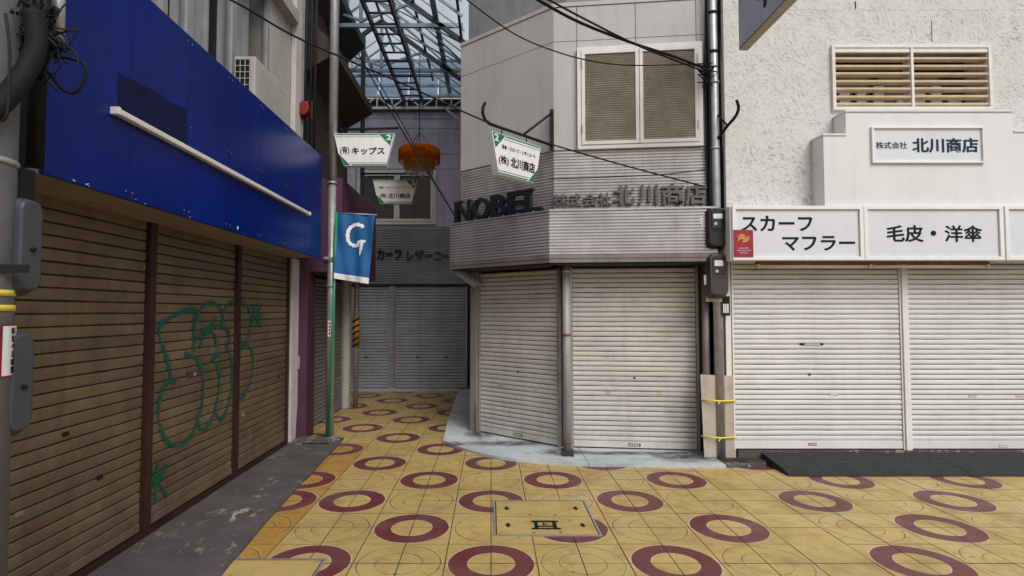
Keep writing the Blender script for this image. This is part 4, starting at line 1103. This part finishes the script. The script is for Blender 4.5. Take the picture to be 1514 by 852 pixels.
p = on(FRT, 1200, 509, .012); MB(FRT).box(p.x - .13, p.x + .13, p.y - .012, p.y + .012, .010, .014).build('mail_slot', M['black'], rs, bevel=.003)
MB(FRT).box(p.x - .08, p.x + .09, p.y - .006, p.y + .007, .0142, .018).build('slot_flap', M['shutter_white'], rs)
p = on(FRT, 1197, 554, .012); MB(FRT).box(p.x - .010, p.x + .010, p.y - .010, p.y + .010, .010, .016).build('keyhole', M['black'], rs)
for u, v, m_ in ((1201, 657, 'red'), (1483, 660, 'steel')):
    p = on(FRT, u, v, .012); MB(FRT).box(p.x - .045, p.x + .045, p.y - .014, p.y + .014, .0145, .0165).build('maker_plate', M[m_], rs)
    for k in range(4): MB(FRT).box(p.x - .035 + .02 * k, p.x - .023 + .02 * k, p.y - .007, p.y + .007, .0167, .0175).build('plate_mark', M['paper'], rs)

# long sign box
sg = thing('fascia_sign', 'white framed sign box reading スカーフ マフラー and 毛皮・洋傘 over the white shutters', 'sign', (4.5, 5.86, sb0))
sx0 = on(FRT, 1081, 345, .345).x
MB(FRT).box(sx0, 8.4, sb0, sb1, .085, .315).build('sign_box', M['sign_white'], sg, bevel=.004)
bx = [on(FRT, u, 345, .345).x for u in (1085, 1276, 1280, 1483, 1489)] + [7.4, 7.42, 8.3]
for i in range(0, 8, 2):
    xa, xb = bx[i] - .012, bx[i + 1] + .012
    MB(FRT).box(xa + .045, xb - .045, sb0 + .04, sb1 - .045, .316, .324).build('sign_panel', M['sign_panel'], sg)
    b = MB(FRT); e = .04
    for q in ((xa, xb, sb0 + .002, sb0 + e), (xa, xb, sb1 - e, sb1 - .002), (xa, xa + e, sb0 + e, sb1 - e), (xb - e, xb, sb0 + e, sb1 - e)): b.box(*q, .316, .345)
    b.build('panel_frame', M['sign_white'], sg, bevel=.003)
for s_, a, b_, bo in (('スカーフ', (1096, 342), (1201, 319), .028), ('マフラー', (1157, 371), (1264, 349), .028), ('毛皮', (1311, 358), (1365, 333), .028), ('・', (1376, 349), (1384, 341), .02), ('洋傘', (1397, 358), (1452, 333), .022)):
    text_px(s_, FRT, a, b_, .3245, M['ink'], sg, bold=bo)
# red plaque
rp = thing('red_plaque', 'small red plaque with gold emblem at the left end of the white sign box', 'plaque', (2.7, 5.85, 2.3))
p = on(FRT, 1085, 380, .347); q = on(FRT, 1113, 340, .347)
MB(FRT).box(p.x, q.x, p.y, q.y, .3465, .353).build('plate', M['red'], rp, bevel=.0015)
cxp, cyp = (p.x + q.x) / 2, p.y + (q.y - p.y) * .66
b = MB(FRT)
for k, (dx, dy) in enumerate(((0, .035), (.008, .018), (0, .0))):
    pts = [(cxp - .06 + dx, cyp + dy - .012), (cxp - .03 + dx, cyp + dy + .012), (cxp + .012 + dx, cyp + dy + .015)]
    pts2 = [(cxp - .012 + dx, cyp + dy - .028), (cxp + .03 + dx, cyp + dy - .022), (cxp + .056 + dx, cyp + dy - .002)]
    for P in (pts, pts2):
        for i in range(2):
            b.prism([P[i], P[i + 1], (P[i + 1][0], P[i + 1][1] - .008), (P[i][0], P[i][1] - .008)], .3535 + .0002 * k, .3545 + .0002 * k)
b.build('emblem', M['gold'], rp)
for k, (dy, w_) in enumerate(((.085, .10), (.06, .15), (.035, .08))):
    text('大阪市商店会総連盟'[:9 - k], FRT, cxp - w_ / 2, p.y + dy, w_, .013, .3535, M['paper'], rp, depth=.001)
# parapet sign
ps = thing('wall_sign', 'white framed name panel with dark blue characters on the stepped parapet', 'sign', (4.4, 5.9, 3.4))
p = on(FRT, 1288, 242, pf); q = on(FRT, 1452, 188, pf)
b = MB(FRT); e = .022
for k in ((p.x, q.x, p.y, p.y + e), (p.x, q.x, q.y - e, q.y), (p.x, p.x + e, p.y + e, q.y - e), (q.x - e, q.x, p.y + e, q.y - e)): b.box(*k, pf + .002, pf + .028)
b.build('panel_frame', M['sign_white'], ps, bevel=.003)
MB(FRT).box(p.x + e, q.x - e, p.y + e, q.y - e, pf + .002, pf + .008).build('sign_panel', M['sign_panel'], ps)
text_px('株式会社', FRT, (1295, 220), (1341, 210), pf + .009, M['ink_blue'], ps, bold=.012)
text_px('北川商店', FRT, (1349, 226), (1446, 204), pf + .009, M['ink_blue'], ps, bold=.032)
# fluorescent fitting under the sign box
fl = thing('strip_light', 'rusty twin fluorescent fitting under the white sign box', 'light', (4.2, 6.0, sb0))
xa, xb = on(FRT, 1118, 393, .2).x, on(FRT, 1460, 393, .2).x; yl = sb0 - .035; xmid = (xa + xb) / 2 - .03
MB(FRT).box(xa, xb, yl + .005, sb0 - .003, .17, .23).build('housing', M['rust'], fl, bevel=.004)
for a, c in ((xa + .03, xmid - .03), (xmid + .03, xb - .03)):
    MB(FRT).tube([(a, yl - .018, .21), (c, yl - .018, .21)], .016, 10).build('lamp_tube', M['tube_white'], fl)
for xx in (xa + .015, xmid, xb - .015): MB(FRT).box(xx - .016, xx + .016, yl - .038, yl + .004, .185, .235).build('lamp_holder', M['wood'], fl, bevel=.004)

# projecting sign at the top
pj = thing('projecting_sign', 'pale blue tiled projecting sign hanging over the street at the top right', 'sign', (2.6, 5.2, 4.4))
e0 = atX(1092, 75, 2.57); Fp = frame((2.57, 0, 0), (0, -1))           # face looks towards -X
y1p, z0p = e0.y, e0.z
MB().box(2.575, 2.665, y1p - 1.40, y1p, z0p, z0p + .94).build('sign_body', M['beige'], pj, bevel=.004)
for j in range(3):
    for k in range(2):
        ya = y1p - .03 - .46 * j; za = z0p + .02 + .46 * k
        MB().box(2.567, 2.5745, ya - .455, ya, za, za + .455).build('face_tile', M['tile_blue'], pj, bevel=.002)
Fpj = frame((2.567, 0, 0), (0, -1))
text('イ', Fpj, -(y1p - .40), z0p + .14, .30, .40, .001, M['ink_blue'], pj, bold=.05, name='letter')

# ================================================================== PIPES AND METERS AT THE RIGHT CORNER
cp = thing('steel_pole', 'tall steel pole with bundled cables between the corner shop and the stucco shop', 'pole', (2.52, 6.22, .03))
MB().tube([(2.525, 6.20, .032), (2.515, 6.20, 3.2), (2.50, 6.20, 8)], .052, 14).build('pole_tube', M['steel'], cp)
MB().tube([(2.42, 6.30, .032), (2.42, 6.30, 2.2)], .040, 12).build('side_pipe', M['fascia_trim'], cp)
for k, (dx, dy, r) in enumerate(((-.085, 0, .016), (-.105, .02, .012), (-.07, .04, .014), (.075, .02, .014), (.065, .05, .016))):
    pts = [(2.515 + dx + .012 * math.sin(z * 2.1 + k * 2) + .004 * z, 6.17 + dy + .01 * math.cos(z * 1.7 + k), z) for z in [2.7 + .25 * i for i in range(22)]]
    MB().tube(pts, r, 6).build('cable', M['black'], cp)
for z in (3.45, 4.2, 4.55, 5.0): MB().tube([(2.51, 6.20, z), (2.51, 6.20, z + .025)], .062, 12).build('pipe_clamp', M['black' if z > 4.3 else 'steel'], cp)
for k in range(14):
    q = atY(1047, 105, 6.1) + Vector((rnd.uniform(-.06, .06), rnd.uniform(-.05, .03), rnd.uniform(-.08, .08)))
    MB().tube([q, q + Vector((rnd.uniform(-.10, .10), rnd.uniform(-.02, .02), rnd.uniform(-.10, .10))), q + Vector((rnd.uniform(-.1, .1), 0, rnd.uniform(-.14, .05)))], .007, 5).build('splice', M['black'], cp)
hk = thing('sign_bracket', 'curved black iron hook bracket on the steel pole before the stucco wall', 'bracket', (2.6, 6.1, 3.7))
pp = smooth([tuple(atY(u, v, y)) for u, v, y in ((1062, 205, 6.16), (1075, 187, 6.02), (1087, 173, 5.95), (1092, 160, 5.92), (1089, 148, 5.92))], 5)
MB().tube(pp, .016, 8).build('arm', M['black'], hk)
MB().tube([atY(1061, 170, 6.16), atY(1074, 184, 6.02)], .010, 6).build('stay', M['black'], hk)

def meter(F, cx_, y0, y1, w_, lab, m, parts=True, group=None, dpt=.13):
    t_ = thing('electric_meter', lab, 'meter', F @ Vector((cx_, y0, 0)), group)
    H = y1 - y0
    out = []
    for a, b_ in ((-.5, .10), (-.5, .90), (-.38, .975), (-.15, 1.0), (.15, 1.0), (.38, .975), (.5, .90), (.5, .10), (.36, .02), (.18, 0), (-.18, 0), (-.36, .02)):
        out.append((cx_ + a * w_, y0 + b_ * H))
    MB(F).prism(out, 0, dpt * .45).build('back_case', m, t_, bevel=.004)
    inn = [(cx_ + (x - cx_) * .985, y0 + H / 2 + (y - y0 - H / 2) * .99) for x, y in out]
    b = MB(F); A = [b.v((x, y, dpt * .46)) for x, y in inn]; B = [b.v((cx_ + (x - cx_) * .86, y0 + H * .5 + (y - y0 - H * .5) * (.93 if y > y0 + H * .5 else .86), dpt)) for x, y in inn]
    n = len(A); b.face(A[::-1]); b.face(B)
    for i in range(n): b.face([A[i], A[(i + 1) % n], B[(i + 1) % n], B[i]])
    b.build('cover', m, t_, bevel=.008)
    if parts:
        xa, xb, ya, yb = cx_ - .27 * w_, cx_ + .27 * w_, y0 + .50 * H, y0 + .90 * H
        b = MB(F)
        for q in ((xa - .008, xb + .008, ya - .008, ya), (xa - .008, xb + .008, yb, yb + .008), (xa - .008, xa, ya, yb), (xb, xb + .008, ya, yb)): b.box(*q, dpt + .0005, dpt + .008)
        b.build('window_rim', m, t_)
        MB(F).box(xa, xb, ya, yb, dpt + .0006, dpt + .003).build('display_glass', M['screen'], t_)
        MB(F).box(xa + .01, xb - .02, ya + .10, yb - .035, dpt + .0032, dpt + .004).build('dial_label', M['paper'], t_)
        MB(F).box(xa + .02, xa + .05, ya + .03, ya + .06, dpt + .0032, dpt + .004).build('dial_label', M['alu'], t_)
        MB(F).box(cx_ - .42 * w_, cx_ + .42 * w_, y0 + .425 * H, y0 + .432 * H, dpt + .0005, dpt + .002).build('cover_joint', M['black'], t_)
    else:
        xs_ = cx_ - .5 * w_ - .002
        MB(F).tube(smooth([(xs_, y0 + H * .02, dpt * .47), (xs_ - .003, y0 + H * .2, dpt * .47), (xs_ - .003, y0 + H * .8, dpt * .47), (xs_, y0 + H * .97, dpt * .47)], 3), .003, 5).build('case_joint', M['black'], t_)
        MB(F).tube([(xs_ - .016, y0 + H * .47, dpt * .50), (xs_, y0 + H * .47, dpt * .50)], .011, 8).build('screw_knob', M['black'], t_)
        MB(F).tube([(cx_, y0 + H * .47, dpt + .001), (cx_, y0 + H * .47, dpt + .012)], .009, 8).build('screw_knob', M['black'], t_)
        MB(F).tube([(cx_ - .01, y0 + .01, dpt * .3), (cx_ - .01, y0 - .05, dpt * .3), (cx_ - .03, y0 - .16, .0), (cx_ - .05, y0 - .30, -.02)], .009, 6).build('lead_in_cable', M['black'], t_)
    return t_
FQ = frame((0, 6.13, 0), (1, 0))
for (ua, ub, va, vb, lab) in ((1045, 1076, 306, 369, 'upper black electric meter on the pole at the end of the corner shop fascia'), (1047, 1077, 374, 441, 'lower dark brown electric meter under the black one on the pole')):
    p = on(FQ, ua, vb, .1); q = on(FQ, ub, va, .1)
    meter(FQ, (p.x + q.x) / 2, p.y, q.y, q.x - p.x, lab, M['meter_dark'] if va < 350 else mat('meter_brown', (.055, .046, .036), .4, var=.2, scale=5), group='dark electric meters on the right pole')
p = on(FQ, 1047, 446, .05); q = on(FQ, 1076, 438, .05)
mb_ = thing('meter_board', 'yellowish wooden mounting board behind the two dark meters', 'board', (2.5, 6.14, 2.0))
MB().box(p.x, q.x, 6.131, 6.146, p.z and p.y, 2.75).build('board', M['louver'], mb_)
pt = thing('paper_tag', 'white paper tag hanging at the left of the upper black meter', 'tag', (2.3, 6.0, 2.5))
c4 = [on(FQ, u, v, .06) for u, v in ((1034, 324), (1042, 316), (1046, 330), (1039, 340))]
MB(FQ).prism([(p.x, p.y) for p in c4], .05, .053).build('tag_sheet', M['paper'], pt)
pt = thing('paper_tag', 'white paper tag at the left of the lower brown meter', 'tag', (2.3, 6.0, 2.0))
c4 = [on(FQ, u, v, .06) for u, v in ((1041, 408), (1047, 404), (1046, 420), (1042, 422))]
MB(FQ).prism([(p.x, p.y) for p in c4], .05, .053).build('tag_sheet', M['paper'], pt)
pn = thing('notice_board', 'small dark notice grid behind the steel pole under the brown meter', 'notice', (2.62, 6.12, 1.7))
p = on(FQ, 1068, 467, .0); q = on(FQ, 1079, 438, .0)
MB(FQ).box(p.x, q.x, p.y, q.y, -.01, .0).build('board', M['black'], pn)
for k in range(3): MB(FQ).box(p.x + .01 + .022 * k, p.x + .025 + .022 * k, p.y + .03, p.y + .13, .0005, .002).build('notice_sheet', M['paper'], pn)
# plywood tied round the pole's foot
pw = thing('plywood_board', 'plywood board tied upright to the foot of the right pole', 'board', (2.5, 6.1, .03))
FW = frame((0, 6.27, 0), (1, -.03))
p = on(FW, 1041, 672, .0); q = on(FW, 1086, 556, .0)
b = MB(FW); b.prism([(p.x, .036), (q.x, .034), (q.x - .01, q.y), (p.x - .03, q.y + .015)], -.008, .008); b.build('board', M['plywood'], pw, bevel=.002)
for v in (592, 646):
    y = on(FW, 1062, v, .0).y
    t_ = thing('tie_band', 'yellow plastic band tying the plywood to the pole, %s' % ('upper one' if v < 600 else 'lower one'), 'strap', (2.5, 6.1, y), 'yellow ties round the plywood')
    pts = [FW @ Vector((p.x - .03, y + .01, .012)), Vector((2.44, 6.14, y + .004)), Vector((2.525, 6.138, y)), Vector((2.60, 6.16, y)), FW @ Vector((q.x + .004, y - .004, .012))]
    MB().tube(pts, .010, 6).build('band', M['yellow'], t_)
    MB().tube([Vector((2.50, 6.13, y)), Vector((2.47, 6.12, y - .03))], .006, 5).build('loose_end', M['yellow'], t_)
# downpipe at the corner between the two shutters
dq = thing('drainpipe', 'grey downpipe with yellow tape at the corner between the two cream shutters', 'drainpipe', (.85, 6.42, .03))
px_ = on(FM, 838, 600, .17); top = FM @ Vector((px_.x, cF - .023, .17)); bot = FM @ Vector((px_.x, .032, .17))
MB().tube([bot, top], .046, 12).build('pipe', M['pipe_grey'], dq)
zz = on(FM, 838, 403, .17).y; MB().tube([FM @ Vector((px_.x, zz, .17)), FM @ Vector((px_.x, zz + .018, .17))], .0485, 12).build('tape', M['yellow'], dq)
for z in (.12, 1.35): MB().tube([FM @ Vector((px_.x, z, .17)), FM @ Vector((px_.x, z + .03, .17))], .052, 12).build('pipe_clamp', M['rust'], dq)
MB(FM).box(px_.x - .06, px_.x + .07, .032, .045, .10, .42).build('foot_plate', M['dark'], dq)

# ================================================================== LEFT UTILITY POLE
up = thing('utility_pole', 'grey concrete utility pole with tangled cables at the left edge', 'utility pole', (-1.86, 2.02, 0))
UX, UY = -1.905, 2.02
MB().tube([(UX, UY, 0.02), (UX, UY, 2.2), (UX - .0, UY, 6)], [.15, .135, .12], 20).build('pole_shaft', M['concrete_pole'], up)
for z in (1.695, 1.64):
    MB().tube([(UX, UY, z), (UX, UY, z + .022)], .142, 20).build('yellow_band', M['yellow'], up)
MB().tube([(UX, UY, 2.18), (UX, UY, 2.20)], .14, 20).build('steel_band', M['steel'], up)
MB().tube(smooth([(-1.70, 2.03, 2.75), (-1.69, 2.03, 2.6), (-1.74, 1.97, 2.4), (-1.86, 1.86, 2.15), (-1.93, 1.84, 1.9)], 6), .036, 10).build('flexible_conduit', M['conduit_black'], up)
MB().box(-2.05, -1.785, 2.10, 2.17, 2.005, 2.19).build('junction_box', M['black'], up, bevel=.008)
MB().tube([(-2.03, 2.46, 2.28), (-2.03, 2.46, 3.6)], .034, 10).build('duct_and_gap_shade', M['black'], up)  # added black tube, stands in for the shaded gap between pole and sign
for k in range(150):
    q = atY(rnd.uniform(2, 82), rnd.gauss(46, 30), rnd.uniform(2.05, 2.3))
    d = Vector((rnd.uniform(-.12, .12), rnd.uniform(-.05, .05), rnd.uniform(-.10, .10)))
    e_ = d + Vector((rnd.uniform(-.08, .05), 0, rnd.uniform(-.10, .03)))
    MB().tube(smooth([tuple(q), tuple(q + d), tuple(q + e_)], 4), rnd.choice((.003, .004, .005, .008)), 5).build('cable', M['black'], up)
for k, (ua, ub) in enumerate(((18, 12), (28, 35), (40, 44), (52, 55), (66, 62), (34, 24))):
    MB().tube(smooth([tuple(atY(ub, -60, 2.15)), tuple(atY((ua + ub) / 2 + 3, 10, 2.12)), tuple(atY(ua, 70, 2.12))], 5), .011, 6).build('cable', M['black'], up)
MB().tube(smooth([tuple(atY(u, v, 2.2)) for u, v in ((75, 82), (100, 86), (122, 93), (128, 106), (120, 128), (108, 138), (92, 132), (72, 108), (60, 90))], 5), .006, 6).build('cable_loop', M['black'], up)
MB().tube(smooth([tuple(atY(u, v, 1.82)) for u, v in ((8, 20), (14, 70), (13, 130), (10, 170), (2, 180))], 5), .005, 5).build('cable', M['black'], up)
MB().tube([atY(86, 62, 2.25), atY(88, -60, 2.25)], .024, 10).build('grey_conduit', M['steel'], up)
F1 = frame((-1.835, 2.03, 0), (0, 1))
for k, (ya, yb, lab) in enumerate(((1.695, 2.075, 'upper grey meter case on the utility pole under the black junction box'), (1.165, 1.565, 'lower grey meter case on the utility pole beside the white sticker'))):
    meter(F1, .09, ya, yb, .115, lab, M['meter_grey'], False, 'grey meter cases on the left utility pole', dpt=.085 if k == 0 else .068)
MB().bar((UX + .02, 1.93, 1.79), (-1.70, 2.05, 1.795), .012, .03).build('strap_bracket', M['black'], up)
st = thing('pole_sticker', 'white vertical sticker with red edge reading 防犯ベル設置 on the utility pole', 'sticker', (-1.74, 1.95, 1.5))
import math as _m
def on_pole(a_, z, r=.1405): return Vector((UX + r * _m.cos(a_), UY + r * _m.sin(a_), z))
b = MB(); a0, a1 = R(-4), R(58); z0s, z1s = 1.40, 1.59
def patch(b, a0, a1, z0, z1, r, n=6):
    A = [b.v(on_pole(a0 + (a1 - a0) * i / n, z0, r)) for i in range(n + 1)]; B = [b.v(on_pole(a0 + (a1 - a0) * i / n, z1, r)) for i in range(n + 1)]
    for i in range(n): b.face([A[i], A[i + 1], B[i + 1], B[i]])
patch(b, a0, a1, z0s, z1s, .1450); b.build('red_border', M['red'], st)
b = MB(); patch(b, a0 + .04, a1 - .04, z0s + .005, z1s - .005, .1462); b.build('sticker_sheet', M['paper'], st)
am = R(19); tx_ = (-_m.sin(am), _m.cos(am))
Fst = frame(on_pole(am, 0, .1475), tx_)
for k, c_ in enumerate('防犯ベル設置'):
    text(c_, Fst, -.014, z1s - .035 - k * .0285, .028, .024, 0, M['ink'], st, bold=.02, depth=.001)

# ================================================================== OVERHEAD CABLES
def wire(pts, r, lab, cat='cable', n=8, extra=0):
    b = MB(); b.tube(smooth([tuple(p) for p in pts], n), r, 6)
    o = b.build('overhead_cable', M['black'], None, **T(lab, cat, 'overhead cables across the street'))
    return o
wire([atY(u, v, y) for u, v, y in ((300, -20, 3.6), (360, 10, 3.9), (430, 51, 4.2), (505, 85, 4.5), (600, 126, 4.9), (700, 172, 5.2), (760, 196, 5.4), (850, 224, 5.7), (950, 252, 5.95), (1042, 276, 6.1))], .008, 'long thin cable from the upper left window past the nearest sign')
wire([atY(u, v, y) for u, v, y in ((680, -8, 4.8), (760, 50, 5.2), (830, 79, 5.5), (890, 93, 5.7), (950, 97, 5.9), (1045, 94, 6.1))], .0065, 'thin sagging cable crossing the top of the corner shop window')
wire([atY(u, v, y) for u, v, y in ((775, -12, 4.9), (850, 30, 5.2), (930, 62, 5.6), (1000, 85, 5.9), (1047, 104, 6.1))], .014, 'thick upper cable of the bundle over the corner shop window')
wire([atY(u, v, y) for u, v, y in ((790, -12, 4.9), (860, 26, 5.2), (940, 66, 5.6), (1000, 90, 5.9), (1047, 108, 6.1))], .010, 'thick lower cable of the bundle over the corner shop window')
wire([atY(u, v, y) for u, v, y in ((530, 80, 9.2), (575, 160, 8.4), (620, 235, 7.8), (672, 318, 7.2))], .011, 'thicker left cable slanting down the alley to the black letters')
wire([atY(u, v, y) for u, v, y in ((545, 95, 9.2), (585, 165, 8.4), (628, 243, 7.8), (674, 322, 7.2))], .008, 'thinner right cable slanting down the alley to the black letters')
wire([atY(u, v, y) for u, v, y in ((812, 265, 6.32), (900, 262, 6.25), (980, 258, 6.2), (1042, 251, 6.1))], .006, 'short slack cable along the upper corrugated band above the grey characters')
